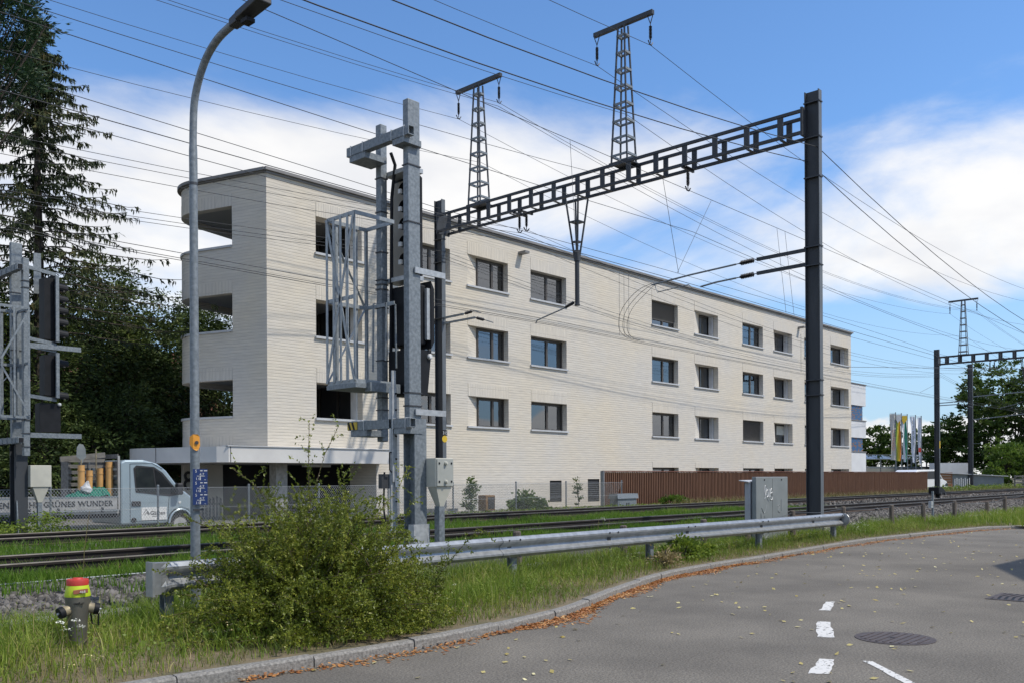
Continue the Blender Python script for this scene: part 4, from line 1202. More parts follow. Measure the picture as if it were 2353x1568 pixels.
for z in (4.64, 2.62):
    MB().box(7.85, 8.98, 21.90, 21.93, z, z + .11).build('stay_bar', M['galv'], S2)
tb_ = MB().box(8.1, 8.55, 22.0, 22.3, 2.76, 3.42).build('transformer_case', M['black'], S2)
MB().lathe([(.04, 0), (.04, .03), (.02, .05)], (8.52, 22.0, 3.4), (0, -1, 0), 10).build('knob', M['white'], tb_)
pl2 = MB().box(7.05, 7.18, 21.9, 22.0, .3, 6.0).build('side_post', M['galv'], S2)
plate = MB().box(8.20, 8.36, 22.6, 22.62, 6.0, 6.95).build('back_plate', M['galv'], S2)
J2 = thing('junction_box', 'cream junction box with funnel neck before the parked truck', 'junction box', (8.16, 22.2, .3))
MB().box(7.92, 8.38, 22.1, 22.35, 1.50, 2.0).build('box', M['cream'], J2, bevel=.01)
MB().hexa([(8.11, 22.17, 1.15), (8.20, 22.17, 1.15), (8.20, 22.28, 1.15), (8.11, 22.28, 1.15), (7.98, 22.12, 1.498), (8.33, 22.12, 1.498), (8.33, 22.33, 1.498), (7.98, 22.33, 1.498)]).build('funnel', M['cream'], J2)
MB().box(8.11, 8.20, 22.18, 22.27, .2, 1.15).build('post', M['galv'], J2)

# low shunting signal, lineside boxes
D = thing('dwarf_signal', 'small black dwarf signal between the rails on the right', 'signal', (53.1, 16.8, .35))
MB().prism([(52.4, .66), (52.4, 1.02), (52.9, 1.02), (53.7, .68), (53.7, .60)], lambda a, b_, d: (a, 16.5 + d, b_), 0, .55).build('lamp_case', M['black'], D)
MB().box(52.9, 53.1, 16.65, 16.85, .3, .62).build('foot', M['black'], D)
for x in (52.6, 53.3): MB().lathe([(.07, 0), (.07, .06)], (x, 16.49, .66), (0, -1, 0), 8).build('lamp', M['steel_dk'], D)
G = thing('lineside_box', 'low grey lineside box standing before the slat fence', 'box', (32.3, 23.1, .3))
MB().box(31.62, 33.0, 22.9, 23.3, .3, .74).build('case', M['galv'], G)
MB().prism([(22.84, .742), (22.88, .95), (23.3, .95), (23.36, .742)], lambda a, b_, d: (31.55 + d, a, b_), 0, 1.52).build('lid', M['galv'], G)
for x in (32.25, 32.4): MB().box(x, x + .04, 22.88, 22.9, .42, .56).build('latch', M['steel_dk'], G)
O = thing('lineside_box', 'rusty ochre lineside box on its side beside the far mast foot', 'box', (24.35, 23.6, .3))
ob_ = MB()
ob_.box(24.1, 24.6, 23.4, 23.45, .45, 1.02); ob_.box(24.1, 24.6, 23.75, 23.8, .45, 1.02); ob_.box(24.1, 24.6, 23.45, 23.75, .97, 1.02); ob_.box(24.1, 24.6, 23.45, 23.75, .45, .5); ob_.box(24.1, 24.14, 23.45, 23.75, .5, .97)
ob_.build('case', M['rustbox'], O, bevel=.02)
MB().box(24.22, 24.56, 23.385, 23.398, .52, .95).build('door', M['room'], O)
for x in (24.2, 24.45): MB().box(x, x + .08, 23.5, 23.7, .3, .45).build('foot', M['white'], O)
# ------------------------------------------------------------------ guardrail
GR = thing('guardrail', 'galvanised steel guardrail along the verge behind the bush', 'guardrail', (4.4, 9.15, .1))
gpath = [(4.62, 9.15, .79), (7.5, 9.18, .785), (10, 9.2, .78), (12.5, 9.22, .775), (15, 9.24, .765), (18, 9.26, .75), (20.6, 9.28, .742), (22.2, 9.30, .735)]
def wprof(th=.006, s=1.0):     # W profile, outer side towards the road
    o = [(.0, -.31), (.035, -.305), (.078, -.262), (.078, -.235), (.012, -.185), (.0, -.155), (.012, -.125), (.078, -.075), (.078, -.048), (.035, -.005), (0, 0)]
    return [(a, b) for a, b in o] + [(a - th, b) for a, b in reversed(o)]
# two long rails that lap half way, then the end pieces
sec = [gpath[0:3], gpath[2:5], gpath[4:8]]
for i, sp in enumerate(sec):
    q = [(x, y - .004 * (i % 2), z) for x, y, z in sp]
    if i: q[0] = (q[0][0] - .25, q[0][1] - .008, q[0][2])
    q = [q[0]] + [q[0] if False else p for p in q[1:]]
    rl = MB().strip(wprof(), q).build('rail', M['rail_zinc'], GR)
    for (x, y, z) in q[1:]:
        bo = MB()
        for dx in (-.12, .12):
            for dz in (-.03, -.28): bo.lathe([(.016, 0), (.016, .012)], (x + dx, y - .082, z + dz - .02), (0, -1, 0), 6)
        bo.box(x - .09, x + .0, y - .014, y - .006, z - .185, z - .13)
        bg0 = bo.build('bolts', M['steel_dk'], rl); bg0['kind'] = 'stuff'
# end terminal on the left: flat plate with scooped flanks
en = MB()
en.box(4.40, 4.425, 9.02, 9.17, .45, .805)
wp0 = wprof()[:11]
rows = []
for x_, blend, z_ in ((4.425, 1.0, .80), (4.50, .96, .798), (4.57, .6, .795), (4.64, .0, .791)):
    rows.append([(x_, 9.15 - (o * (1 - blend) + .115 * blend * (1 if 0 < i < 10 else .1)), z_ + zz * (1 + .08 * blend)) for i, (o, zz) in enumerate(wp0)])
en.add([p for r_ in rows for p in r_], [(j * 11 + i, j * 11 + i + 1, (j + 1) * 11 + i + 1, (j + 1) * 11 + i) for j in range(3) for i in range(10)])
en.build('end_terminal', M['rail_zinc'], GR)
er = MB().lathe([(.02, 0), (.15, .01), (.155, .02)], (22.2, 9.24, .58), (1, 0, 0), 14).build('rounded_end', M['rail_zinc'], GR)
for (x, y, zt) in ((4.66, 9.24, .52), (7.6, 9.25, .72), (10.1, 9.27, .72), (13.8, 9.30, .70), (18.0, 9.34, .68), (21.9, 9.37, .67)):
    imast(MB(), x, y, -.2, zt, .11, .10, .008, .008).build('post', M['galv'], GR)
blue = mat('blue_spray_on_zinc', (.24, .50, .74), (.38, .48, .56), rough=.5, scale=9, metal=.1)
MB().add([(17.05, 9.191, .722), (17.75, 9.195, .718), (17.75, 9.245, .7465), (17.05, 9.241, .7505)], [(0, 1, 2, 3)]).build('spray_patch', blue, GR)

# ------------------------------------------------------------------ hydrant
H = thing('fire_hydrant', 'grey fire hydrant with red and neon yellow cap in the grass', 'hydrant', (3.56, 8.79, .1))
hx, hy = 3.56, 8.79
MB().lathe([(.082, 0), (.082, .1), (.086, .33), (.102, .46), (.111, .55), (.111, .565)], (hx, hy, .0), (0, 0, 1), 24).build('barrel', M['hydrant'], H, True)
MB().lathe([(.113, .566), (.115, .58), (.097, .664), (.095, .67)], (hx, hy, 0), (0, 0, 1), 24).build('collar', M['neon'], H, True)
MB().lathe([(.096, .671), (.098, .712), (.093, .726), (.05, .728), (.045, .738), (.0, .738)], (hx, hy, 0), (0, 0, 1), 24).build('cap', M['red'], H, True)
for (d, nm) in ((Vector((-.95, -.12, -.28)), 'outlet'), (Vector((.93, -.30, -.22)), 'outlet')):
    d.normalize()
    o0 = Vector((hx, hy, .475)) + d * .075
    on = MB().lathe([(.048, 0), (.047, .062), (.05, .066)], o0, d, 16).build('outlet', M['brass'], H, True)
    MB().lathe([(.054, .067), (.056, .085), (.052, .112), (.0, .114)], o0, d, 16).build('outlet_cap', M['black'], on, True)
    MB().lathe([(.011, .114), (.011, .132)], o0, d, 8).build('cap_bolt', M['galv_lt'], on)
MB().tube([(hx + .17, hy - .05, .39), (hx + .17, hy - .05, .28), (hx + .12, hy - .03, .30), (hx + .11, hy - .02, .40)], .008, 5).build('chain', M['black'], H)
vd = Vector((.39, .92, 0)); vr = Vector((.92, -.39, 0))       # towards and across the view from the street
pc = Vector((hx, hy, .615)) - vd * .112 + vr * .03
pm = MB().hexa([pc + vr * a + Vector((0, 0, b_)) - vd * c for a, b_, c in ((-.065, -.02, 0), (.06, -.008, 0), (.06, -.008, .012), (-.065, -.02, .012), (-.065, .018, -.01), (.06, .03, -.01), (.06, .03, .004), (-.065, .018, .004))])
pp_ = pm.build('number_plate', M['rustplate'], H, bevel=.004)
ang = math.atan2(vr.y, vr.x)
text('468', .034, M['white'], H, pc - vd * .015 + vr * -.012 + Vector((0, 0, -.008)), (R(90), R(0), ang), 'plate_number', .001)
text('vonRoll', .03, M['black'], H, Vector((hx, hy, .50)) - vd * .110 + vr * -.035, (R(90), 0, ang), 'cast_lettering', .004)

# ------------------------------------------------------------------ street lamp
L = thing('street_lamp', 'tall galvanised street lamp with curved arm and dark head', 'street lamp', (5.25, 9.72, .1))
pts = [(5.25, 9.72, -.2), (5.25, 9.72, 3.0), (5.25, 9.72, 5.2)]
arc = catmull([(9.72, 5.2), (9.72, 5.63), (9.67, 6.00), (9.46, 6.32), (9.17, 6.49), (8.82, 6.55)], 6)
MB().tube([(5.25, 9.72, -.2), (5.25, 9.72, 4.55)], [.057, .047], 14).build('pole', M['galv'], L, True)
MB().lathe([(.049, 0), (.049, .03)], (5.25, 9.72, 5.0), (0, 0, 1), 14).build('joint_ring', M['steel_dk'], L)
MB().tube([(5.25, 9.72, 4.55)] + [(5.25, a, b_) for a, b_ in arc], [.0465] * 5 + [.042] * (len(arc) - 4), 14).build('arm', M['galv'], L, True)
hd = MB()
for (u0, u1, w0, w1, h0, h1) in ((0, .16, .052, .06, .045, .05), (.161, .62, .075, .09, .042, .036)):
    a = Vector((5.25, 8.86, 6.545)); d = Vector((0, -.99, .10)).normalized(); up = Vector((0, .10, .99)).normalized(); sx = Vector((1, 0, 0))
    hd.hexa([a + d * u0 - sx * w0 - up * h0, a + d * u0 + sx * w0 - up * h0, a + d * u1 + sx * w1 - up * h1, a + d * u1 - sx * w1 - up * h1,
             a + d * u0 - sx * w0 + up * h0, a + d * u0 + sx * w0 + up * h0, a + d * u1 + sx * w1 + up * h1, a + d * u1 - sx * w1 + up * h1])
hb_ = hd.build('lamp_head', M['lamp_dark'], L, bevel=.012)
a0 = Vector((5.25, 8.93, 6.70))
MB().box(5.20, 5.30, 8.50, 8.62, 6.46, 6.50).build('sensor_box', M['black'], hb_)
# orange plate and blue water signs strapped to the pole
ov = [(-.056, .075), (-.02, .105), (.03, .105), (.052, .08), (.056, -.02), (.04, -.07), (.015, -.082), (-.02, -.06), (-.058, -.01)]
vd = Vector((.475, .88, 0)); vr = Vector((.88, -.475, 0)); ang = math.atan2(vr.y, vr.x)
c0 = Vector((5.25, 9.72, 2.06)) - vd * .058
MB().prism(ov, lambda a, b_, d: c0 + vr * a + Vector((0, 0, b_)) - vd * (d - a * a * 6), 0, .006).build('orange_plate', M['orange'], L)
MB().lathe([(.022, 0), (.022, .003)], c0 + vr * .02 - vd * .007 + Vector((0, 0, .01)), -vd, 10).build('plate_emblem', M['ink'], L)
for k in range(3):
    zc_ = 1.705 - k * .1365
    c1 = Vector((5.25, 9.72, zc_)) + vr * .055 - vd * .075
    sgn = MB().hexa([c1 + vr * a + Vector((0, 0, b_)) - vd * c for a, b_, c in ((-.08, -.067, 0), (.08, -.067, 0), (.08, -.067, .006), (-.08, -.067, .006), (-.08, .067, 0), (.08, .067, 0), (.08, .067, .006), (-.08, .067, .006))]).build('water_sign', M['blue'], L)
    f = c1 - vd * .008
    rt = (R(90), 0, ang)
    text('S', .045, M['white'], L, f + vr * -.055 + Vector((0, 0, .028)), rt, 'sign_letter', .0006)
    text('4.7', .042, M['white'], L, f + vr * -.008 + Vector((0, 0, -.008)), rt, 'sign_number', .0006)
    text('1.0', .042, M['white'], L, f + vr * -.05 + Vector((0, 0, -.058)), rt, 'sign_number', .0006)
    tb2 = MB()
    for (a, b_, a1, b1) in ((-.035, -.016, .05, -.011), (.0, -.06, .006, -.016), (.0, .042, .026, .052), (.04, .042, .076, .052), (.045, -.058, .06, -.053)):
        tb2.hexa([f + vr * aa + Vector((0, 0, bb)) - vd * cc for aa, bb, cc in ((a, b_, 0), (a1, b_, 0), (a1, b_, .001), (a, b_, .001), (a, b1, 0), (a1, b1, 0), (a1, b1, .001), (a, b1, .001))])
    tb2.build('sign_bars', M['white'], L)
MB().box(5.19, 5.31, 9.64, 9.66, 1.30, 1.32).build('strap', M['steel_dk'], L)

# ------------------------------------------------------------------ cabinets behind the rail
C1 = thing('electrical_cabinet', 'grey electrical cabinet with white graffiti tag behind the guardrail', 'cabinet', (19.96, 10.2, .1))
cb_ = MB().box(19.16, 20.76, 10.0, 10.11, .1, 1.645).build('case', M['cabinet'], C1, bevel=.015)
MB().box(19.12, 20.8, 9.96, 10.12, -.1, .1).build('plinth', M['concrete'], C1)
MB().box(19.96, 19.966, 9.997, 10.0, .16, 1.6).build('door_gap', M['steel_dk'], cb_)
for x in (19.56, 20.42): MB().lathe([(.018, 0), (.018, .012)], (x, 10.0, 1.575), (0, -1, 0), 8).build('lock', M['black'], cb_)
def strokes(parent, x, z, s, m_, lines, name, r=.012, y=9.997):
    q = MB()
    for ln_ in lines:
        q.tube([(x + a * s, y, z + b_ * s) for a, b_ in catmull(ln_, 5)], r, 4)
    return q.build(name, M[m_] if isinstance(m_, str) else m_, parent)
strokes(C1, 19.56, 1.10, .36, 'white', [[(.1, .2), (.02, .6), (.1, .95), (.25, .8), (.15, .45), (.05, .1)], [(.15, .45), (.3, .3), (.32, .6), (.45, .65), (.5, .3), (.35, .2), (.55, -.05)],
        [(.62, .75), (.6, .3), (.7, .2), (.82, .6), (.98, .75), (1.05, .5), (.85, .45), (1.1, .25), (1.0, .02), (.8, .05)]], 'graffiti_tag', .011)
faint = mat('faded_graffiti', (.255, .275, .275), rough=.55)
strokes(C1, 19.35, .25, .62, faint, [[(.0, .0), (.05, .9), (.15, .2), (.3, .1), (.35, .8)], [(.1, 1.1), (.3, .9), (.5, 1.2)], [(.2, .55), (.5, .6), (.55, .1), (.4, -.05)]], 'faded_graffiti', .008)
strokes(C1, 20.2, .75, .4, faint, [[(.0, .5), (.3, .55), (.1, .2), (.4, .1)], [(.5, .9), (.5, .2)]], 'faded_graffiti', .007)
C2 = thing('electrical_cabinet', 'lighter grey cabinet with sloping lid just behind the graffiti cabinet', 'cabinet', (19.8, 10.2, .1))
MB().box(19.12, 20.62, 10.135, 10.27, .1, 1.52).build('case', M['cabinet_lt'], C2, bevel=.01)
MB().hexa([(19.02, 10.125, 1.522), (20.7, 10.125, 1.522), (20.7, 10.36, 1.555), (19.02, 10.36, 1.555), (19.02, 10.125, 1.54), (20.7, 10.125, 1.555), (20.7, 10.36, 1.58), (19.02, 10.36, 1.572)]).build('lid', M['sill'], C2)

# ------------------------------------------------------------------ wooden posts with a slack wire
wp = []
xs_posts = [(7.4, 9.95, .62), (11.0, 9.95, .79), (13.9, 9.95, .76), (16.8, 9.95, .77), (18.6, 9.92, .66), (20.9, 9.95, .83), (23.9, 9.95, .84), (27.4, 9.95, .80), (30.1, 9.95, .78), (33.2, 9.95, .80), (37.0, 9.95, .68), (39.4, 9.95, .82), (42.5, 9.95, .90)]
wlab = ['third', 'fourth', 'fifth', 'sixth', 'seventh', 'eighth', 'ninth']
for i, (x, y, z) in enumerate(xs_posts):
    behind = x < 22.5
    lb = ('weathered wooden post peeping over the guardrail, number %s from the left' % ['one', 'two', 'three', 'four', 'five', 'six'][i]) if behind else \
         'weathered wooden post in the grass right of the guardrail, %s counted away from its end' % ['first', 'second', 'third', 'fourth', 'fifth', 'sixth', 'seventh'][i - 6]
    o = MB()
    rr = random.Random(i)
    lean = rr.uniform(-.03, .03)
    o.tube([(x, y, -.2), (x + lean * .5, y, .3), (x + lean, y + .01, z - .02), (x + lean, y + .01, z)], [.075, .072, .068, .052], 9)
    wp.append((x + lean, y, z))
    tag(o.build('wooden_post', M['wood_post']), lb, 'post', 'wooden posts along the ballast')
for i in range(4, len(wp) - 1):
    a, b_ = Vector(wp[i]), Vector(wp[i + 1])
    a.z -= .06; b_.z -= .06
    tag(MB().tube([a, a.lerp(b_, .5) - Vector((0, 0, .05)), b_], .006, 4, False).build('fence_wire', M['wire_grey']), 'slack grey wire strung between wooden posts, span %s counted from the left' % ('one', 'two', 'three', 'four', 'five', 'six', 'seven', 'eight')[i - 4], 'wire', 'wires between the wooden posts')
tag(MB().tube([(-2, 12.05, .40), (5, 12.05, .39), (10, 12.0, .40), (18, 12.0, .40)], .012, 5, False).build('trackside_cable', M['galv']), 'pale cable lying along the top of the ballast', 'cable')
mp_ = thing('marker_post', 'short galvanised marker post by the wooden posts on the right', 'post', (33.0, 10.6, .1))
MB().box(32.97, 33.04, 10.57, 10.63, .1, 1.12).build('post', M['galv'], mp_)
MB().box(32.72, 32.88, 10.55, 10.65, .55, .78).build('box', M['galv_lt'], mp_)
MB().beam((32.88, 10.6, .66), (32.97, 10.6, .66), .04).build('bracket', M['galv'], mp_)

# ------------------------------------------------------------------ road surface details
def mark(pts_, label):
    q = MB().add([(x, y, .004) for x, y in pts_], [tuple(range(len(pts_)))])
    return tag(q.build('road_marking', M['paint_line']), label, 'road marking', 'worn white road markings')
def ragged(a, b_, c, d, k=9, j=.018):
    rr = random.Random(int(a[0] * 100))
    def ed(p, q): return [(p[0] + (q[0] - p[0]) * i / k + rr.uniform(-j, j), p[1] + (q[1] - p[1]) * i / k + rr.uniform(-j, j)) for i in range(k)]
    return ed(a, b_) + ed(b_, c) + ed(c, d) + ed(d, a)
mark(ragged((11.63, 5.08), (11.71, 4.99), (10.9, 4.70), (10.84, 4.82), 6, .012), 'worn white dash on the road, farthest of the curved row')
mark(ragged((9.99, 4.47), (10.05, 4.34), (9.1, 3.89), (9.01, 4.03), 6, .012), 'worn white dash on the road, middle one of the curved row')
mark(ragged((7.96, 3.54), (8.0, 3.42), (7.40, 3.20), (7.30, 3.34), 6, .014), 'worn white dash on the road, nearest of the curved row')
mark(ragged((8.12, 3.2), (8.16, 3.14), (7.0, 2.10), (6.94, 2.18), 8, .010), 'long slanting white stripe on the road beside the manhole')
MH = thing('manhole_cover', 'round brown cast iron manhole cover in the road', 'manhole cover', (9.46, 3.41, 0))
iron = mat('rusty_cast_iron', (.105, .082, .072), (.075, .060, .055), rough=.6, metal=.3, scale=14)
MB().lathe([(.385, 0), (.385, .006), (.345, .006)], (9.46, 3.41, 0), (0, 0, 1), 40).build('frame', iron, MH)
MB().lathe([(.335, 0), (.335, .004)], (9.46, 3.41, .004), (0, 0, 1), 40).build('lid', mat('cast_iron_lid', (.13, .105, .095), (.09, .073, .068), rough=.6, metal=.3, scale=14), MH)
for k in range(9):
    y = 3.41 - .28 + .07 * k
    hw = math.sqrt(max(.0, .32 ** 2 - (y - 3.41) ** 2))
    MB().box(9.46 - hw, 9.46 + hw, y - .012, y + .012, .008, .013).build('rib', iron, MH)
MB().box(9.40, 9.44, 3.40, 3.44, .013, .0145).build('key_hole', M['black'], MH)
DG = thing('drain_grate', 'rusty drain grate with arrow slots at the right road edge', 'drain grate', (13.75, 3.2, 0))
fr = MB()
fr.box(13.25, 14.05, 2.82, 2.87, 0, .008); fr.box(13.25, 14.05, 3.55, 3.60, 0, .008); fr.box(13.25, 13.30, 2.87, 3.55, 0, .008); fr.box(14.0, 14.05, 2.87, 3.55, 0, .008)
fr.build('frame', iron, DG)
MB().box(13.30, 14.0, 2.87, 3.55, 0, .004).build('pit', M['black'], DG)
for k in range(8):
    y = 2.89 + k * .083
    q = MB()
    q.hexa([(13.31, y, .004), (13.65, y + .05, .004), (13.65, y + .095, .004), (13.31, y + .045, .004), (13.31, y, .009), (13.65, y + .05, .009), (13.65, y + .095, .009), (13.31, y + .045, .009)])
    q.hexa([(13.651, y + .05, .004), (13.99, y, .004), (13.99, y + .045, .004), (13.651, y + .095, .004), (13.651, y + .05, .009), (13.99, y, .009), (13.99, y + .045, .009), (13.651, y + .095, .009)])
    q.build('bar', iron, DG)

# ------------------------------------------------------------------ slat fence
SF = thing('slat_fence', 'long brown fence of narrow upright timber slats before the building', 'fence', (32.1, 24, .3))
slat_me = MB().box(-.03, .03, -.02, .02, 0, 1.50).mesh('slat', M['slat'])
srnd = random.Random(11)
x = 32.16
k = 0
while x < 73.5:
    o = bpy.data.objects.new('slat', slat_me); COL.objects.link(o); o.parent = SF
    o.location = (x - 32.1, srnd.uniform(-.004, .004), .10 + srnd.uniform(-.006, .006))
    o.scale = (srnd.uniform(.9, 1.12), 1, 1)
    x += .1425; k += 1
MB().box(32.1, 73.6, 24.022, 24.045, .40, 1.86).build('backing_board', M['slat_dark'], SF)
MB().box(32.05, 73.65, 23.95, 24.07, 1.905, 1.945).build('cap_rail', mat('brown_cap', (.16, .06, .035), rough=.6), SF)
MB().box(32.0, 32.07, 23.93, 24.1, .3, 1.93).build('end_post', M['galv'], SF)

# ------------------------------------------------------------------ chain link fence
CF = thing('chain_link_fence', 'waist high galvanised chain link fence between tracks and building', 'fence', (-6, 22.9, .3))
zf0, zf1 = .32, 1.44
cm = MB()
def ribbon(a, b_, w=.0035):
    a = Vector(a); b_ = Vector(b_); d = (b_ - a).normalized(); r_ = Vector((0, 1, 0)).cross(d) * w; y = Vector((0, w, 0))
    base = len(cm.v)
    for p in (a, b_):
        cm.v += [tuple(p + r_), tuple(p - r_ * .5 + y), tuple(p - r_ * .5 - y)]
    for i in range(3):
        j = (i + 1) % 3
        cm.f.append((base + i, base + j, base + 3 + j, base + 3 + i))
Hh = zf1 - zf0
t = -6.0 - Hh
while t < 32.0:
    for sgn in (1, -1):
        a0, b0 = (t, t + Hh * .8) if sgn == 1 else (t + Hh * .8, t)
        if min(a0, b0) > -6 and max(a0, b0) < 32.0:
            ribbon((a0, 22.9 + .003 * sgn, zf0), (b0, 22.9 + .003 * sgn, zf1))
    t += .075
ms_ = cm.build('mesh', M['galv_lt'], CF)
ms_['kind'] = 'stuff'
for z in (zf1, .9, zf0 + .02): MB().tube([(-6, 22.885, z), (32, 22.885, z)], .004, 4).build('tension_wire', M['galv_lt'], CF)
for x in (-4.6, -1.9, .75, 3.4, 6.0, 8.67, 11.35, 14.02, 16.4, 19.1, 22.0, 25.25, 28.2, 31.95):
    MB().lathe([(.028, 0), (.028, 1.22), (.034, 1.225), (.034, 1.26), (.02, 1.275)], (x, 22.94, .25), (0, 0, 1), 8).build('post', M['galv'], CF)

# low picket fence by the entrance
PF = thing('picket_fence', 'low grey picket fence under the canopy beside the entrance', 'fence', (13.4, 28.2, .3))
for k in range(22):
    x = 13.4 + k * .13
    MB().hexa([(x, 28.2, .3), (x + .07, 28.2, .3), (x + .07, 28.23, .3), (x, 28.23, .3), (x, 28.2, 1.05 + .03 * (k % 3)), (x + .07, 28.2, 1.0 + .03 * (k % 3)), (x + .07, 28.23, 1.0 + .03 * (k % 3)), (x, 28.23, 1.05 + .03 * (k % 3))]).build('picket', M['pallet'], PF)
MB().box(13.35, 16.3, 28.235, 28.27, .8, .86).build('rail', M['pallet'], PF)
# ------------------------------------------------------------------ parked gardeners' truck
VX, VY, VZ = 0, 25.0, .05
V = thing('flatbed_truck', 'pale blue flatbed truck with lettered side boards parked behind the chain link fence', 'truck', (9.5, VY, VZ))
def side(poly, y0, y1): return MB().prism(poly, lambda a, b_, d: (a, d, b_), y0, y1)
# cab seen from the side: x runs along the truck, z up
cab = [(11.30, .42), (11.30, 2.14), (11.42, 2.21), (11.95, 2.22), (12.35, 2.12), (12.62, 1.92), (13.02, 1.42), (13.30, 1.24), (13.58, .98), (13.66, .72), (13.62, .45), (13.45, .40), (13.40, .62), (13.26, .78), (13.05, .84), (12.84, .78), (12.70, .62), (12.66, .42)]
body = side(cab, VY, VY + 1.9).build('cab', M['carpaint'], V, bevel=.05)
# side window with black surround
win = [(11.72, 1.30), (11.66, 1.98), (11.74, 2.06), (12.25, 2.02), (12.50, 1.86), (12.93, 1.36), (12.95, 1.22), (12.75, 1.18), (12.35, 1.22), (12.1, 1.26)]
ws = side(win, VY - .012, VY - .004).build('window_surround', M['plastic'], body)
gl = [(11.76, 1.34), (11.71, 1.95), (11.78, 2.01), (12.22, 1.98), (12.30, 1.30), (12.1, 1.30)]
side(gl, VY - .018, VY - .014).build('door_window', mat('dim_side_glass', (.012, .016, .018), (.03, .036, .034), rough=.06, scale=2.5, spec=.9), body)
side([(12.26, 1.96), (12.46, 1.82), (12.86, 1.36), (12.86, 1.26), (12.34, 1.28)], VY - .018, VY - .014).build('quarter_window', mat('dim_quarter_glass', (.012, .014, .016), rough=.06, spec=.9), body)
wsg = MB().add([(12.44, VY + .12, 2.06), (12.44, VY + 1.78, 2.06), (13.04, VY + 1.82, 1.44), (13.04, VY + .08, 1.44)], [(0, 1, 2, 3)])
wsg.v = [(x + .03, y, z + .025) for x, y, z in wsg.v]
wsg.build('windscreen', M['glass_car'], body)
def line(pts_, w=.012, m_='plastic', nm='panel_gap'):
    q = MB()
    for i in range(len(pts_) - 1):
        q.beam((pts_[i][0], VY - .002, pts_[i][1]), (pts_[i + 1][0], VY - .002, pts_[i + 1][1]), .01, w, (0, 0, 1))
    return q.build(nm, M[m_], body)
line([(11.56, .52), (11.56, 2.10), (12.2, 2.12), (12.5, 1.96)]); line([(12.66, .62), (12.70, 1.18)]); line([(11.56, .50), (12.64, .50)])
line([(11.32, 1.03), (13.05, 1.03)], .03, 'carpaint', 'side_moulding')
MB().box(11.60, 11.86, VY - .03, VY - .002, .92, 1.06).build('door_handle', M['plastic'], body, bevel=.01)
MB().lathe([(.075, 0), (.075, .015), (.05, .02)], (11.66, VY - .002, .53), (0, -1, 0), 14).build('fuel_flap', M['plastic'], body)
MB().lathe([(.045, 0), (.035, .015)], (13.02, VY - .002, 1.0), (0, -1, 0), 12).build('side_repeater', M['white'], body)
# wing mirror, headlamp, bumper
MB().box(12.84, 13.02, VY - .24, VY - .05, 1.22, 1.56).build('wing_mirror', M['plastic'], V, bevel=.04)
MB().prism([(13.48, .86), (13.62, .92), (13.68, .74), (13.50, .70)], lambda a, b_, d: (a, VY - .008 + d, b_), 0, .3).build('headlight', M['sill'], V)
MB().prism([(13.46, .72), (13.64, .75), (13.66, .62), (13.48, .58)], lambda a, b_, d: (a, VY - .01 + d, b_), 0, .05).build('indicator', M['orange'], V)
MB().box(13.42, 13.74, VY + .02, VY + 1.88, .30, .58).build('bumper', M['plastic'], V, bevel=.04)
# wheel arches and wheels
for cx in (13.05, 9.0):
    if cx > 12:
        ar = MB()
        ring = [(cx + .36 * math.cos(a), VY - .015, .38 + .42 * math.sin(a)) for a in np.linspace(R(5), R(175), 14)]
        ar.tube(ring, .03, 6).build('wheel_arch', M['carpaint'], V)
    tw = MB().lathe([(.22, 0), (.34, .02), (.35, .10), (.34, .20), (.22, .22)], (cx, VY + .04, .36), (0, 1, 0), 22).build('wheel', M['tyre'], V, True)
    MB().lathe([(.05, -.015), (.20, -.01), (.22, .02)], (cx, VY + .04, .36), (0, 1, 0), 16).build('rim', M['alu'], tw)
    MB().lathe([(.22, 0), (.34, .02), (.35, .10), (.34, .20), (.22, .22)], (cx, VY + 1.62, .36), (0, 1, 0), 22).build('wheel', M['tyre'], V, True)
# load bed
MB().box(7.2, 11.26, VY + .05, VY + 1.95, .62, .74).build('chassis', M['plastic'], V)
bed = MB().box(7.2, 11.22, VY - .06, VY + 1.96, .74, .84).build('bed_floor', M['alu'], V)
bd = MB().box(7.2, 11.16, VY - .10, VY - .065, .86, 1.17).build('side_board', M['alu'], V)
MB().box(7.2, 11.18, VY - .105, VY - .06, 1.172, 1.215).build('board_rim', M['galv'], bd)
MB().box(7.2, 11.18, VY - .105, VY - .06, .80, .855).build('board_hinge_rail', M['galv'], bd)
for x in (7.6, 8.9, 9.6, 10.75):
    MB().box(x - .03, x + .03, VY - .125, VY - .106, .78, .92).build('hinge', M['steel_dk'], bd)
MB().box(7.2, 11.2, VY + 1.92, VY + 1.96, .86, 1.2).build('side_board', M['alu'], V)
text('ERLEBEN SIE IHR GRÜNES WUNDER', .205, M['ink'], V, (7.58, VY - .108, .955), FRONT, 'lettering', .001, spacing=1.06, bold=.006)
pn = MB().box(11.88, 12.62, VY - .012, VY - .004, .52, .88).build('magnet_sign', M['white'], V)
text('Gärten', .155, M['ink'], V, (12.13, VY - .014, .665), FRONT, 'lettering', .001, bold=.003)
lg = MB()
for (a, b_) in (((11.91, .66), (12.01, .82)), ((12.01, .82), (12.11, .66)), ((11.96, .66), (12.03, .74)), ((12.03, .74), (12.08, .66)), ((12.06, .78), (12.11, .70))):
    lg.beam((a[0], VY - .014, a[1]), (b_[0], VY - .014, b_[1]), .002, .014)
lg.build('logo', M['ink'], V)
MB().box(12.18, 12.42, VY - .0142, VY - .0135, .615, .632).build('sign_line', M['ink'], V)
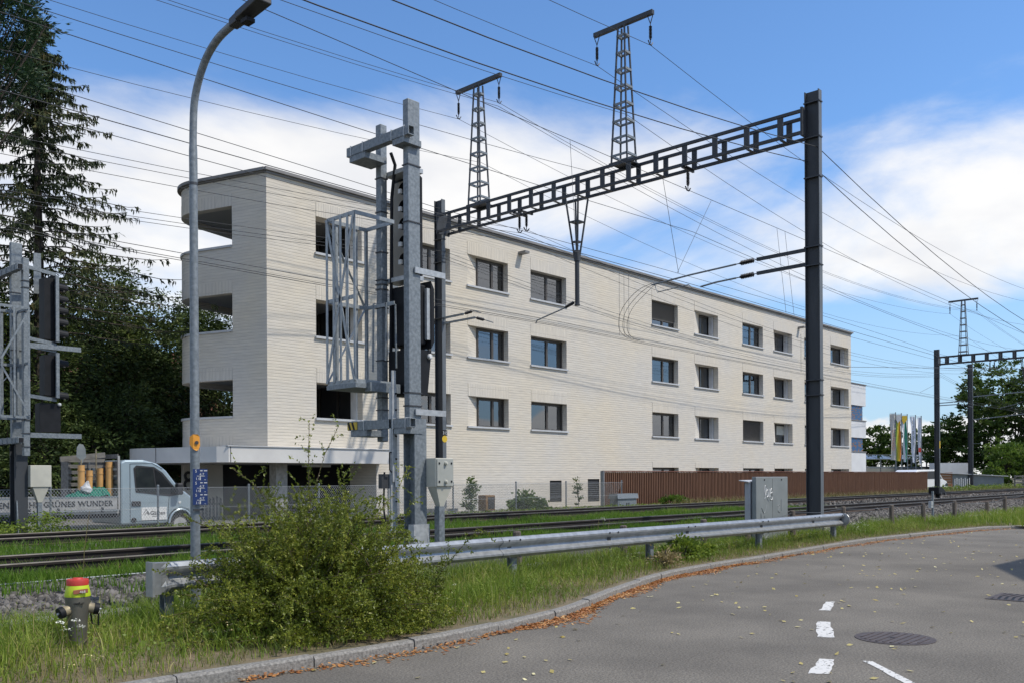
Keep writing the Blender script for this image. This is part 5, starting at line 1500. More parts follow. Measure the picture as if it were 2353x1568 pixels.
# headboard behind the cab, slatted
hb2 = MB().box(11.23, 11.28, VY + .0, VY + .06, .84, 2.32).build('headboard_post', M['alu'], V)
MB().box(11.23, 11.28, VY + 1.84, VY + 1.9, .84, 2.32).build('headboard_post', M['alu'], V)
for z in (1.3, 1.55, 1.8, 2.05, 2.25): MB().box(11.24, 11.27, VY + .06, VY + 1.84, z, z + .12).build('slat', M['pallet'], hb2)

# load: pipes, pallet stack, net, shovel - each lies loose on the bed
def pipe(x, y, z1, r_, lb, lean=0.0):
    t_ = thing('plastic_pipe', lb, 'pipe', (x, y, .9), 'ochre pipes standing on the truck')
    MB().tube([(x, y, .85), (x + lean, y, z1)], r_, 14).build('tube', M['ochre'], t_, True)
    MB().tube([(x + lean * .9, y, z1 - .16), (x + lean * .93, y, z1 - .12)], r_ * 1.12, 14).build('collar', M['ochre'], t_, True)
    MB().lathe([(r_ * .86, 0), (r_ * .86, .004)], (x + lean, y, z1 + .001), (0, 0, 1), 14).build('opening', M['plastic'], t_)
pipe(10.38, VY + .35, 2.06, .088, 'tall ochre plastic pipe standing at the rear of the truck load')
pipe(10.60, VY + .40, 1.92, .085, 'shorter ochre plastic pipe beside the rear pipe on the truck', .02)
pipe(10.92, VY + .45, 1.98, .085, 'shorter ochre plastic pipe beside the front pipe on the truck', .02)
pipe(11.12, VY + .30, 2.16, .095, 'tall ochre plastic pipe standing just behind the truck cab')
pal = thing('pallet_stack', 'grey wooden pallets and crates stacked on the truck bed', 'pallets', (9.9, VY + 1.0, .86))
for k in range(7):
    z = 1.16 + k * .165
    MB().box(10.2, 11.2, VY + .75, VY + .80, z, z + .095).build('board', M['pallet'], pal)
for x in (10.22, 10.7, 11.14): MB().box(x, x + .07, VY + .80, VY + 1.3, .9, 2.26).build('upright', M['pallet'], pal)
MB().beam((10.0, VY + .78, 2.22), (11.2, VY + .76, 2.36), .05, .14).build('board', M['pallet'], pal)
sh = thing('shovel', 'old shovel stuck in a pipe above the truck bed', 'shovel', (9.4, VY + .3, 2.0))
MB().prism([(9.22, 2.36), (9.24, 2.62), (9.33, 2.72), (9.46, 2.70), (9.54, 2.58), (9.56, 2.36), (9.47, 2.30), (9.44, 2.2), (9.38, 2.2), (9.34, 2.30)], lambda a, b_, d: (10.38 + (a - 9.39) * .75, VY + .34 + d - .25 * (a - 9.39) ** 2, b_ - .08), 0, .02).build('blade', M['cabinet'], sh)
MB().tube([(10.38, VY + .35, 2.22), (10.38, VY + .35, 1.2)], .02, 6).build('handle', M['brass'], sh)
MB().tube([(10.86, VY + .5, 1.2), (10.84, VY + .5, 2.5)], .02, 6).build('second_handle', M['brass'], sh)
net = thing('garden_net', 'crumpled green net heaped on the truck bed', 'net', (10.0, VY + .2, .9))
nx, ny = 34, 10
vs = []
for j in range(ny):
    for i in range(nx):
        u = i / (nx - 1); v_ = j / (ny - 1)
        h = (.16 + .20 * math.exp(-((u - .78) / .2) ** 2) + .12 * math.exp(-((u - .45) / .22) ** 2)) * math.sin(math.pi * min(1, v_ * .9 + .1)) * min(1, u * 6) * min(1, (1 - u) * 8)
        h += .035 * math.sin(u * 41 + v_ * 9) * math.sin(v_ * 13 + u * 17) + random.uniform(-.012, .012)
        vs.append((9.85 + 1.3 * u, VY - .06 + .75 * v_, 1.12 + h * .95))
fs = [(j * nx + i, j * nx + i + 1, (j + 1) * nx + i + 1, (j + 1) * nx + i) for j in range(ny - 1) for i in range(nx - 1)]
MB().add(vs, fs).build('heap', M['net'], net)
bag = thing('plastic_bag', 'crumpled pale plastic bag on top of the green net', 'bag', (9.5, VY + .12, 1.35))
bg_ = MB(); bg_.lathe([(.02, -.12), (.13, -.08), (.15, .0), (.10, .08), (.05, .17), (.0, .2)], (10.42, VY + .12, 1.42), (.2, 0, 1), 9)
bg_.v = [(x + random.uniform(-.03, .03), y + random.uniform(-.03, .03), z + random.uniform(-.03, .03)) for x, y, z in bg_.v]
bg_.build('sack', M['sill'], bag)

# ------------------------------------------------------------------ far right: white van, glass shelter, sheds, flags
WV = thing('white_van', 'white van parked behind the end of the slat fence', 'van', (84, 28.2, .25))
vp = [(79.6, .55), (79.6, 1.95), (80.2, 2.15), (84.6, 2.2), (85.6, 1.95), (86.6, 1.35), (87.6, 1.15), (87.9, .8), (87.85, .45), (80, .4)]
vb = MB().prism(vp, lambda a, b_, d: (a, 26.9 + d, b_), 0, 1.8).build('body', M['carwhite'], WV, bevel=.08)
MB().prism([(80.4, 1.35), (80.5, 2.0), (84.5, 2.05), (85.4, 1.85), (86.2, 1.38)], lambda a, b_, d: (a, 26.885 + d, b_), 0, .01).build('side_windows', M['plastic'], vb)
MB().prism([(86.9, .75), (87.4, 1.0), (87.85, .9), (87.9, .7)], lambda a, b_, d: (a, 26.88 + d, b_), 0, .3).build('headlight', M['glass_car'], WV)
MB().box(87.6, 87.95, 27.2, 28.4, .55, .7).build('grille', M['plastic'], WV)
for cx in (81.0, 86.6):
    MB().lathe([(.2, 0), (.33, .03), (.33, .2), (.2, .22)], (cx, 26.88, .55), (0, 1, 0), 18).build('wheel', M['tyre'], WV, True)
GS = thing('glass_shelter', 'long glass roofed garden centre shelter behind the fence', 'shelter', (100, 38, .25))
for k in range(12):
    x = 92 + k * 2.0; y = 45 - k * 1.0
    a = Vector((x, y, 3.55)); b_ = Vector((x + 1.94, y - .97, 3.55)); off = Vector((1.0, 2.0, .55))
    p = MB().add([a, b_, b_ + off, a + off], [(0, 1, 2, 3)]).build('roof_pane', M['glass_roof'], GS)
    f = MB(); f.beam(a, a + off, .06); f.beam(a, b_, .09); f.beam(a + off, b_ + off, .06)
    f.beam(a, (a.x, a.y, .3), .09); f.beam(a, (x + .9, y + .2, 2.6), .07); f.beam((x, y, 2.6), (x + 1.94, y - .97, 2.6), .12, .2)
    f.build('frame', M['galv'], p)
MB().hexa([(92, 46.5, .3), (92.1, 46.7, .3), (116.1, 34.7, .3), (116, 34.5, .3), (92, 46.5, 2.6), (92.1, 46.7, 2.6), (116.1, 34.7, 2.6), (116, 34.5, 2.6)]).build('back_wall', M['house_wall'], GS)
FL = mat('flag_grey', (.50, .49, .46), rough=.8)
flagdefs = [((99.0, 35.5), 'grey', 'pale grey flag with vertical lettering on the leftmost flagpole', FL),
            ((99.4, 35.05), 'rainbow', 'tall flag striped green yellow and orange on the second flagpole', None),
            ((99.85, 34.6), 'green', 'white and green flag with yellow top on the middle flagpole', None),
            ((100.45, 33.95), 'white', 'white flag with blue letters on the fourth flagpole', None),
            ((100.85, 33.5), 'red', 'white flag with a red band on the rightmost flagpole', None)]
fc = {'grey': [(.50, .49, .46)] * 4, 'rainbow': [(.22, .36, .06), (.45, .42, .04), (.60, .38, .03), (.60, .20, .04)], 'green': [(.62, .66, .72), (.62, .66, .72), (.05, .26, .17), (.05, .26, .17)],
      'white': [(.62, .66, .74)] * 4, 'red': [(.60, .63, .70)] * 4}
ru = Vector((.6757, -.7372, 0)); fwd = Vector((.7372, .6757, 0))
for i, ((x, y), kind, lb, _) in enumerate(flagdefs):
    ftop = 8.3 - .1 * i
    fp = thing('flagpole', 'thin metal flagpole carrying the ' + lb.split(' on the')[0], 'flagpole', (x, y, .3), 'flagpoles by the garden centre')
    MB().tube([(x, y, .3), (x, y, ftop + .1)], .05, 8).build('pole', M['galv'], fp)
    MB().tube([Vector((x, y, ftop)), Vector((x, y, ftop)) - ru * .62], .018, 5).build('arm', M['galv'], fp)
    fl = thing('flag', lb, 'flag', (x, y, 4), 'flags by the garden centre')
    width = [.60, .58, .58, .55, .40][i]
    for s_ in range(4):
        vs = []
        nz = 14
        for j in range(nz + 1):
            v_ = j / nz
            tw_ = 1 - .45 * v_ * (kind in ('green', 'white', 'red')) - .25 * abs(math.sin(v_ * 2.2)) * (kind == 'grey')
            for e in (s_, s_ + 1):
                uu = .05 + width * tw_ * (1 - e / 4)
                ph = .10 * math.sin(v_ * 7 + e * 1.3 + i)
                p = Vector((x, y, ftop - .08 - 4.9 * v_)) - ru * uu + fwd * ph
                vs.append(p)
        c = fc[kind][s_]
        MB().add(vs, [(2 * j, 2 * j + 1, 2 * j + 3, 2 * j + 2) for j in range(nz)]).build('cloth', mat('flag_%s_%d' % (kind, s_), c, rough=.8), fl)
    rot = (R(90), R(90), math.atan2(ru.y, ru.x))
    if kind == 'grey':
        text('GÄRTNEREI', .42, mat('flag_print_red', (.40, .20, .14), rough=.8), fl, Vector((x, y, ftop - 1.75)) - ru * .48 - fwd * .16, rot, 'flag_lettering', .002)
    if kind == 'white':
        text('Blumen', .4, M['blue'], fl, Vector((x, y, ftop - .6)) - ru * .42 - fwd * .16, rot, 'flag_lettering', .002) if False else \
            MB().add([Vector((x, y, ftop - .5 - .55 * k_)) - ru * (.40 - .03 * k_) - fwd * .14 + q for k_ in range(5) for q in (Vector((0, 0, 0)), ru * .08, ru * .06 + Vector((0, 0, -.4)), Vector((0, 0, -.4)))],
                     [(4 * k_, 4 * k_ + 1, 4 * k_ + 2, 4 * k_ + 3) for k_ in range(5)]).build('flag_print', M['cabinet'], fl)
    if kind == 'red':
        MB().add([Vector((x, y, ftop - 3.3)) - ru * .38 - fwd * .13, Vector((x, y, ftop - 3.3)) - ru * .08 - fwd * .13, Vector((x, y, ftop - 3.75)) - ru * .08 - fwd * .13, Vector((x, y, ftop - 3.75)) - ru * .36 - fwd * .13], [(0, 1, 2, 3)]).build('flag_print', M['red'], fl)
    if kind in ('rainbow', 'green'):
        MB().add([Vector((x, y, ftop - .1)) - ru * .60 - fwd * .14, Vector((x, y, ftop - .1)) - ru * .06 - fwd * .14, Vector((x, y, ftop - (.5 if kind == 'green' else .55))) - ru * .06 - fwd * .14, Vector((x, y, ftop - 1.0)) - ru * .45 - fwd * .14, Vector((x, y, ftop - .6)) - ru * .60 - fwd * .14],
                 [(0, 1, 2, 3, 4)]).build('flag_print', M['yellow'] if kind == 'green' else M['sill'], fl)
SH = thing('timber_shed', 'low shed with brown planks and thin pale roof beyond the fence end', 'shed', (93, 28.5, .25))
for k in range(6):
    MB().hexa([(91.6, 30.2, .35 + .27 * k), (93.5, 28.2, .35 + .27 * k), (93.6, 28.3, .35 + .27 * k), (91.7, 30.3, .35 + .27 * k), (91.6, 30.2, .60 + .27 * k), (93.5, 28.2, .60 + .27 * k), (93.6, 28.3, .60 + .27 * k), (91.7, 30.3, .60 + .27 * k)]).build('plank', mat('orange_brown_plank_%d' % k, (.26 + .02 * (k % 2), .13, .06), rough=.8), SH)
MB().hexa([(93.6, 28.25, .3), (97.0, 24.6, .3), (97.2, 24.8, .3), (93.8, 28.45, .3), (93.6, 28.25, 1.85), (97.0, 24.6, 1.5), (97.2, 24.8, 1.5), (93.8, 28.45, 1.85)]).build('wall', M['cabinet'], SH)
MB().hexa([(91.3, 30.2, 1.99), (97.1, 24.2, 1.53), (98.5, 25.5, 1.53), (92.9, 32, 1.99), (91.3, 30.2, 2.05), (97.1, 24.2, 1.59), (98.5, 25.5, 1.59), (92.9, 32, 2.05)]).build('roof', M['sill'], SH)
MB().hexa([(102.8, 32.8, .3), (105.6, 29.8, .3), (106.4, 30.6, .3), (103.6, 33.6, .3), (102.8, 32.8, 3.0), (105.6, 29.8, 3.0), (106.4, 30.6, 3.0), (103.6, 33.6, 3.0)]).build('rear_wall', M['wall_white'], SH)
WF = thing('picket_fence', 'short white picket fence beside the white van', 'fence', (90, 26, .25))
for k in range(8):
    p = Vector((88.9 + .13 * k, 26.6 - .14 * k, 0))
    MB().box(p.x, p.x + .08, p.y, p.y + .04, .25, 1.35 + .08 * (k % 2)).build('picket', M['white'], WF)
CR = thing('crate_stack', 'grey timber crates and boards stacked at the far right by the tracks', 'crates', (96, 23.4, .25))
for (x, y, z0, w_) in ((95.5, 23.2, .35, 1.6), (98.2, 22.4, .4, 2.2)):
    for k in range(5 if w_ < 2 else 9):
        z = z0 + .3 * k
        MB().beam((x, y, z), (x + w_ * .7, y - w_ * .72, z), .05, .14).build('board', M['pallet'], CR)
    for u in (0, .5, 1): MB().box(x + w_ * .7 * u, x + w_ * .7 * u + .12, y - w_ * .72 * u + .05, y - w_ * .72 * u + .15, .2, z0 + (1.3 if w_ < 2 else 2.6)).build('upright', M['pallet'], CR)

# ------------------------------------------------------------------ houses outside the view or half hidden
def house(name, label, c, w_, l_, ze, zr, rz, wm, rm):
    h = thing(name, label, 'house', (c[0], c[1], 0), rz=rz)
    q = MB(); q.box(-w_ / 2, w_ / 2, -l_ / 2, l_ / 2, 0, ze)
    q.add([(-w_ / 2, -l_ / 2, ze), (w_ / 2, -l_ / 2, ze), (0, -l_ / 2, zr - .12)], [(0, 1, 2)]); q.add([(-w_ / 2, l_ / 2, ze), (w_ / 2, l_ / 2, ze), (0, l_ / 2, zr - .12)], [(0, 2, 1)])
    q.build('wall', wm, h)
    r_ = MB()
    for s_ in (-1, 1):
        r_.hexa([(s_ * (w_ / 2 + .2), -l_ / 2 - .2, ze - .12), (0, -l_ / 2 - .2, zr - .1), (0, l_ / 2 + .2, zr - .1), (s_ * (w_ / 2 + .2), l_ / 2 + .2, ze - .12),
                 (s_ * (w_ / 2 + .2), -l_ / 2 - .2, ze), (0, -l_ / 2 - .2, zr), (0, l_ / 2 + .2, zr), (s_ * (w_ / 2 + .2), l_ / 2 + .2, ze)])
    r_.build('roof', rm, h)
    for yy in (-l_ / 2 - .02, l_ / 2 + .02):
        for xx in (-w_ / 4, w_ / 4):
            wd = MB().box(xx - .5, xx + .5, yy - .02, yy + .02, 1.0, 2.3).build('window', M['white'], h)
            MB().box(xx - .42, xx + .42, yy - .03, yy + .03, 1.08, 2.22).build('pane', M['plastic'], wd)
    return h
# its gable shadow falls across the road from the right
dg = Vector((.984, .178))
house('house', 'gabled house by the road whose shadow falls on the asphalt at the right', (20.2 + .178 * 4.4, .93 - .984 * 4.4), 9.0, 8.4, 4.4, 6.0, math.atan2(.178, .984), M['house_wall'], M['tiles'])
house('house', 'red gabled house hidden behind the dark yews on the left', (26.0, 58.0), 9, 10, 6.0, 9.6, .5, M['tiles'], M['tiles'])
house('house', 'low pale house glimpsed under the yews at the far left', (10.0, 47.0), 8, 7, 2.6, 4.2, .3, M['wall_white'], M['tiles'])
# ------------------------------------------------------------------ vegetation
def unit(a): return a / np.maximum(1e-9, np.linalg.norm(a, axis=-1, keepdims=True))
def leaf_mesh(Pn, D, Ln, Wd, rng, flat=0.0):
    """diamond leaves: centre, long axis, length, width -> verts, faces"""
    n = len(Pn)
    D = unit(D)
    rnd = unit(rng.normal(size=(n, 3)))
    if flat: rnd = unit(np.cross(D, np.array([0, 0, 1.0])) + rng.normal(size=(n, 3)) * (1 - flat))
    C = unit(np.cross(D, rnd)) if not flat else unit(rnd - D * np.sum(rnd * D, 1, keepdims=True))
    h = D * (Ln / 2)[:, None]; c = C * (Wd / 2)[:, None]
    v = np.stack([Pn - h, Pn + c - h * .1, Pn + h, Pn - c - h * .1], 1).reshape(-1, 3)
    return v, np.arange(n * 4).reshape(n, 4)
def blades(t, nn, z, h, w, rng, lean=.35):
    n = len(t)
    a = rng.uniform(0, 2 * np.pi, n); b = rng.uniform(0, 2 * np.pi, n)
    side = np.stack([np.cos(a), np.sin(a), 0 * a], -1) * w[:, None]
    ln = np.stack([np.cos(b), np.sin(b), 0 * b], -1) * (h * rng.uniform(.05, lean, n))[:, None]
    up = np.zeros((n, 3)); up[:, 2] = h
    p = np.stack([t, nn, z], -1)
    m_ = p + up * .55 + ln * .35; tp = p + up * rng.uniform(.85, 1, n)[:, None] + ln * 1.2
    v = np.stack([p - side, p + side, m_ + side * .75, m_ - side * .75, tp + side * .12, tp - side * .12], 1).reshape(-1, 3)
    i = np.arange(n)[:, None] * 6
    f = np.concatenate([i + np.array([[0, 1, 2, 3]]), i + np.array([[3, 2, 4, 5]])], 0)
    return v, f
def grass(name, label, t, nn, z, h, w, m_, lean=.35):
    v, f = blades(t, nn, z, h, w, RNG, lean)
    return tag(fast_obj(name, v, f, m_), label, 'grass', kind='stuff')
def clump_noise(t, n, s=1.3):
    return .5 + .5 * np.sin(t * s + 1.3 * np.sin(n * s * 1.7)) * np.cos(n * s * 1.3 + .7 * np.sin(t * s * .8))
def scatter(nb, tr, nr, keep=None):
    t = RNG.uniform(*tr, nb); n = RNG.uniform(*nr, nb)
    if keep is not None:
        k = keep(t, n); t, n = t[k], n[k]
    return t, n
kt = np.array([a for a, b in KERB if a <= 31.4]); kn = np.array([b for a, b in KERB if a <= 31.4])
kerbn = lambda t: np.interp(t, kt, kn)
# lush grass along guardrail and wooden posts, shorter and drier towards the kerb
t, n = scatter(78000, (1.0, 31.2), (6.9, 10.5), lambda t, n: n > kerbn(t) + .17)
edge = np.clip((n - kerbn(t) - .17) / 1.3, 0, 1); wide = np.clip((10.5 - kerbn(t)) / 3, .35, 1)
h = (.05 + .25 * edge ** .8) * np.where(t < 4.2, .75, 1.0) * np.where((np.abs(t - n * .405) < .22) & (n > 7.9) & (n < 8.85), .35, 1.0) * (.55 + .75 * clump_noise(t, n, 2.1)) * RNG.uniform(.6, 1.25, len(t))
k = RNG.uniform(size=len(t)) < .35 + .65 * edge
t, n, h = t[k], n[k], h[k]
grass('verge_grass', 'green grass of the verge behind the kerb', t, n, np.full(len(t), .1), h, RNG.uniform(.0025, .006, len(t)), M['grass'], .6)
t, n = scatter(46000, (1.0, 31.2), (6.9, 10.0), lambda t, n: n > kerbn(t) + .16)
edge = np.clip((n - kerbn(t) - .1) / 1.2, 0, 1)
k = RNG.uniform(size=len(t)) < 1.1 - 1.0 * edge
t, n, edge = t[k], n[k], edge[k]
grass('dry_grass', 'straw coloured dry grass near the kerb', t, n, np.full(len(t), .1), (.04 + .12 * edge) * RNG.uniform(.5, 1.6, len(t)), RNG.uniform(.002, .0042, len(t)), M['grass_dry'], 1.3)
t, n = scatter(16000, (31.2, 60), (6.2, 10.45), lambda t, n: n > 6.4 + 0 * t)
grass('verge_grass', 'grass on the far right verge beside the ballast', t, n, np.full(len(t), .08), RNG.uniform(.12, .4, len(t)), RNG.uniform(.006, .011, len(t)), M['grass'], .5)
# bright grass between the tracks
def trackgrass(nb, tr, nr, hh, lb, den=.45, sc=.9):
    t, n = scatter(nb, tr, nr, lambda t, n: clump_noise(t * .7, n, sc) + RNG.uniform(-.25, .25, len(t)) > den)
    h = hh * RNG.uniform(.5, 1.2, len(t)) * (.6 + .5 * clump_noise(t, n, 1.7))
    grass('track_grass', lb, t, n, np.full(len(t), .33), h, RNG.uniform(.004, .008, len(t)), M['grass_track'], .5)
trackgrass(46000, (1, 36), (14.75, 18.9), .20, 'bright green grass between the two tracks', .12)
trackgrass(16000, (1, 34), (13.25, 14.5), .17, 'green grass between the rails of the near track', .22)
trackgrass(15000, (3, 36), (19.15, 20.4), .15, 'green grass between the rails of the far track', .42)
trackgrass(3500, (2.5, 8), (10.5, 11.6), .22, 'grass tufts growing through the ballast behind the hydrant', .80, 1.9)
trackgrass(26000, (1, 24), (12.0, 13.05), .24, 'tall green grass before the near rail', .08)
t, n = scatter(14000, (2, 75), (21.3, 23.8))
grass('fence_grass', 'rough grass and weeds at the foot of the fences', t, n, np.full(len(t), .29), RNG.uniform(.08, .26, len(t)) * (.5 + .8 * clump_noise(t, n, .8)), RNG.uniform(.005, .012, len(t)), M['grass'], .6)
t, n = scatter(7000, (36, 100), (21.6, 23.9))
grass('fence_grass', 'yellowish tall grass along the slat fence', t, n, np.full(len(t), .29), RNG.uniform(.15, .5, len(t)), RNG.uniform(.008, .016, len(t)), M['grass_dry'], .5)
# leafy weeds: broad leaves in the verge and under the fence
def weeds(name, label, tr, nr, nb, z, size, hh, m_='weed', keep=None):
    t, n = scatter(nb, tr, nr, keep)
    k = len(t)
    p = np.stack([t, n, z + hh * RNG.uniform(.1, 1, k) ** .8 * (.4 + .8 * clump_noise(t, n, 1.9))], -1)
    d = unit(RNG.normal(size=(k, 3)) * np.array([1, 1, .5]))
    v, f = leaf_mesh(p, d, RNG.uniform(.6, 1.4, k) * size, RNG.uniform(.35, .8, k) * size, RNG)
    return tag(fast_obj(name, v, f, M[m_]), label, 'plants', kind='stuff')
weeds('weeds', 'broad leaved weeds among the verge grass', (1.2, 31), (7.0, 10.3), 15000, .1, .035, .26, keep=lambda t, n: n > kerbn(t) + .5)
weeds('weeds', 'leafy weeds under the chain link fence', (2, 34), (21.4, 22.9), 12000, .28, .06, .24)
weeds('weeds', 'bramble leaves below the left signal', (4, 8.6), (21.4, 22.8), 4500, .3, .07, .6)
weeds('weeds', 'low green growth at the far right by the tracks', (74, 118), (21.8, 25.0), 8000, .28, .13, .55)

def branchy(name, label, cat, loc, mk, mat_leaf, group=None):
    T = thing(name, label, cat, loc, group)
    mk(T)
    return T
# ---- the big sprawling bush in front of the guardrail
def big_bush():
    c = Vector((5.62, 8.05, .1))
    T = thing('bush', 'large sprawling green bush overhanging the guardrail and kerb', 'bush', tuple(c))
    rnd = random.Random(5)
    wood = MB()
    LP, LD = [], []
    def shoot(p, d, length, seg, r, droop, dens, twig=True):
        pts_ = [p.copy()]
        q = p.copy(); dd = d.copy()
        for i in range(seg):
            dd = (dd + Vector((rnd.gauss(0, .10), rnd.gauss(0, .10), rnd.gauss(0, .08) - droop / seg))).normalized()
            q = q + dd * (length / seg)
            if q.z < .14: q.z = .14 + rnd.uniform(0, .05)
            if q.y < kerb_n(q.x) + .0 and q.z < .3: q.y = kerb_n(q.x) + rnd.uniform(0, .1)
            pts_.append(q.copy())
            f = (i + 1) / seg
            if f > .25:
                for _ in range(int(dens * length / seg)):
                    o = pts_[-2].lerp(q, rnd.random())
                    off = Vector((rnd.gauss(0, 1), rnd.gauss(0, 1), rnd.gauss(0, 1))).normalized()
                    LP.append(o + off * rnd.uniform(.004, .022)); LD.append((off + dd * .6))
                if twig and rnd.random() < .95:
                    for _ in range(2):
                        td = (dd * .5 + Vector((rnd.gauss(0, .6), rnd.gauss(0, .6), rnd.gauss(0, .45)))).normalized()
                        shoot(q.copy(), td, rnd.uniform(.10, .32) * (1.2 - .4 * f), 3, r * .4, .1, dens * 1.1, False)
        if twig: wood.tube(pts_, [r * (1 - .7 * i / len(pts_)) for i in range(len(pts_))], 4, False)
    for i in range(560):
        a = rnd.uniform(0, 2 * math.pi)
        base = c + Vector((rnd.gauss(0, .38), rnd.gauss(0, .22), 0))
        el = rnd.uniform(.12, 1.35)
        st = 1.35 if abs(math.cos(a)) > .5 else .95
        d = Vector((math.cos(a) * math.cos(el) * st, math.sin(a) * math.cos(el) * .9, math.sin(el))).normalized()
        shoot(base, d, rnd.uniform(.85, 1.55) * (1.0 if el < .9 else .95), 9, rnd.uniform(.004, .008), rnd.uniform(.25, .9), 115)
    # skirt of low branches down to the kerb
    for i in range(170):
        base = c + Vector((rnd.uniform(-1.0, 1.1), rnd.uniform(-.9, .3), .1))
        d = Vector((rnd.gauss(0, .7), rnd.gauss(-.5, .6), rnd.uniform(.0, .7))).normalized()
        shoot(base, d, rnd.uniform(.4, .8), 6, .004, .6, 100)
    # long upright and outstretched whips
    for (tx, ty, tz) in ((5.75, 8.25, 2.02), (5.15, 8.3, 1.80), (6.3, 8.6, 1.82), (6.75, 8.6, 1.70), (4.75, 8.35, 1.68), (7.25, 8.4, 1.45), (4.1, 8.6, .95), (7.5, 8.5, 1.05)):
        b0 = c + Vector((rnd.gauss(0, .2), rnd.gauss(0, .15), .3))
        tgt = Vector((tx, ty, tz))
        shoot(b0, (tgt - b0).normalized(), (tgt - b0).length * 1.04, 11, .008, .04, 80)
    wood.v = [(c.x + .07 + (x - c.x) * .86, c.y + (y - c.y) * .92, .1 + (z - .1) * 1.12) for x, y, z in wood.v]
    wood.build('branches', M['twig'], T)
    Pn = np.array([tuple(p) for p in LP]); Pn[:, 2] = .1 + (Pn[:, 2] - .1) * 1.12
    Pn[:, 0] = c.x + .07 + (Pn[:, 0] - c.x) * .86; Pn[:, 1] = c.y + (Pn[:, 1] - c.y) * .92; Dn = np.array([tuple(p) for p in LD])
    k = len(Pn)
    v, f = leaf_mesh(Pn, Dn, RNG.uniform(.016, .044, k), RNG.uniform(.010, .021, k), RNG)
    fo = fast_obj('foliage', v, f, M['leaf_bush'], T)
    return k
print('bush leaves', big_bush())

# ---- conifers
def spruce(label, base, height, spread, name='spruce_tree', seed=1, z_first=2.5, sparse=1.0, leaf='spruce', twl=.32, group=None):
    T = thing(name, label, 'tree', base, group)
    rnd = random.Random(seed); rng = np.random.default_rng(seed)
    b0 = Vector(base)
    MB().tube([b0 - Vector((0, 0, .3)), b0 + Vector((.05, 0, height * .4)), b0 + Vector((0, .05, height * .8)), b0 + Vector((0, 0, height))], [.26, .19, .08, .015], 8).build('trunk', M['bark'], T)
    wood = MB(); PP, DD, LL = [], [], []
    z = z_first
    while z < height - .25:
        f = (z - z_first) / (height - z_first)
        reach = spread * (1 - f) ** 1.0 * rnd.uniform(.85, 1.1) + .22
        nb = rnd.randint(5, 7)
        a0 = rnd.uniform(0, 6.28)
        for i in range(nb):
            if rnd.random() > sparse: continue
            a = a0 + i * 2 * math.pi / nb + rnd.uniform(-.3, .3)
            Lb = reach * rnd.uniform(.62, 1.06)
            o = Vector((math.cos(a), math.sin(a), 0))
            pts_ = []
            m_ = 9
            for j in range(m_ + 1):
                u = j / m_
                pts_.append(b0 + Vector((0, 0, z)) + o * (Lb * u) + Vector((0, 0, Lb * (.10 * u - .55 * u * u + .38 * u ** 3) - .05)) + Vector((rnd.gauss(0, .02), rnd.gauss(0, .02), rnd.gauss(0, .02))))
            wood.tube(pts_, [.03 * (1 - .85 * j / m_) * (.4 + .6 * (1 - f)) + .004 for j in range(m_ + 1)], 4, False)
            side = Vector((-o.y, o.x, 0))
            for j in range(1, m_ + 1):
                p = pts_[j]; u = j / m_
                for s_ in (-1, 1):
                    for _ in range(2):
                        tl = twl * rnd.uniform(.6, 1.3) * (1.15 - .5 * u) * (.6 + .5 * (1 - f))
                        td = (side * s_ * rnd.uniform(.5, 1) + o * rnd.uniform(.3, .9) + Vector((0, 0, -rnd.uniform(.1, .6)))).normalized()
                        q0 = pts_[j - 1].lerp(p, rnd.random())
                        # hanging twiglets along each side shoot
                        nt_ = max(2, int(tl / .075))
                        for t_ in range(nt_):
                            q = q0 + td * (tl * (t_ + .5) / nt_)
                            PP.append(q + Vector((rnd.gauss(0, .015), rnd.gauss(0, .015), -.02))); DD.append(td + Vector((rnd.gauss(0, .3), rnd.gauss(0, .3), -.25))); LL.append(rnd.uniform(.12, .2))
                            if rnd.random() < .75:
                                PP.append(q + Vector((rnd.gauss(0, .02), rnd.gauss(0, .02), -.09))); DD.append(Vector((rnd.gauss(0, .22), rnd.gauss(0, .22), -1))); LL.append(rnd.uniform(.12, .26))
        z += rnd.uniform(.28, .46) * (1.15 - .3 * f)
    wood.build('boughs', M['bark'], T)
    Pn = np.array([tuple(p) for p in PP]); Dn = np.array([tuple(p) for p in DD]); Ln = np.array(LL)
    v, f = leaf_mesh(Pn, Dn, Ln * 1.25, rng.uniform(.035, .075, len(Pn)), rng)
    fast_obj('needles', v, f, M[leaf], T)
    return T, len(Pn)
print(spruce('tall ragged spruce with drooping boughs at the upper left', (12.4, 33.8, .3), 17.9, 6.3, seed=4, z_first=6.6, sparse=.95)[1])

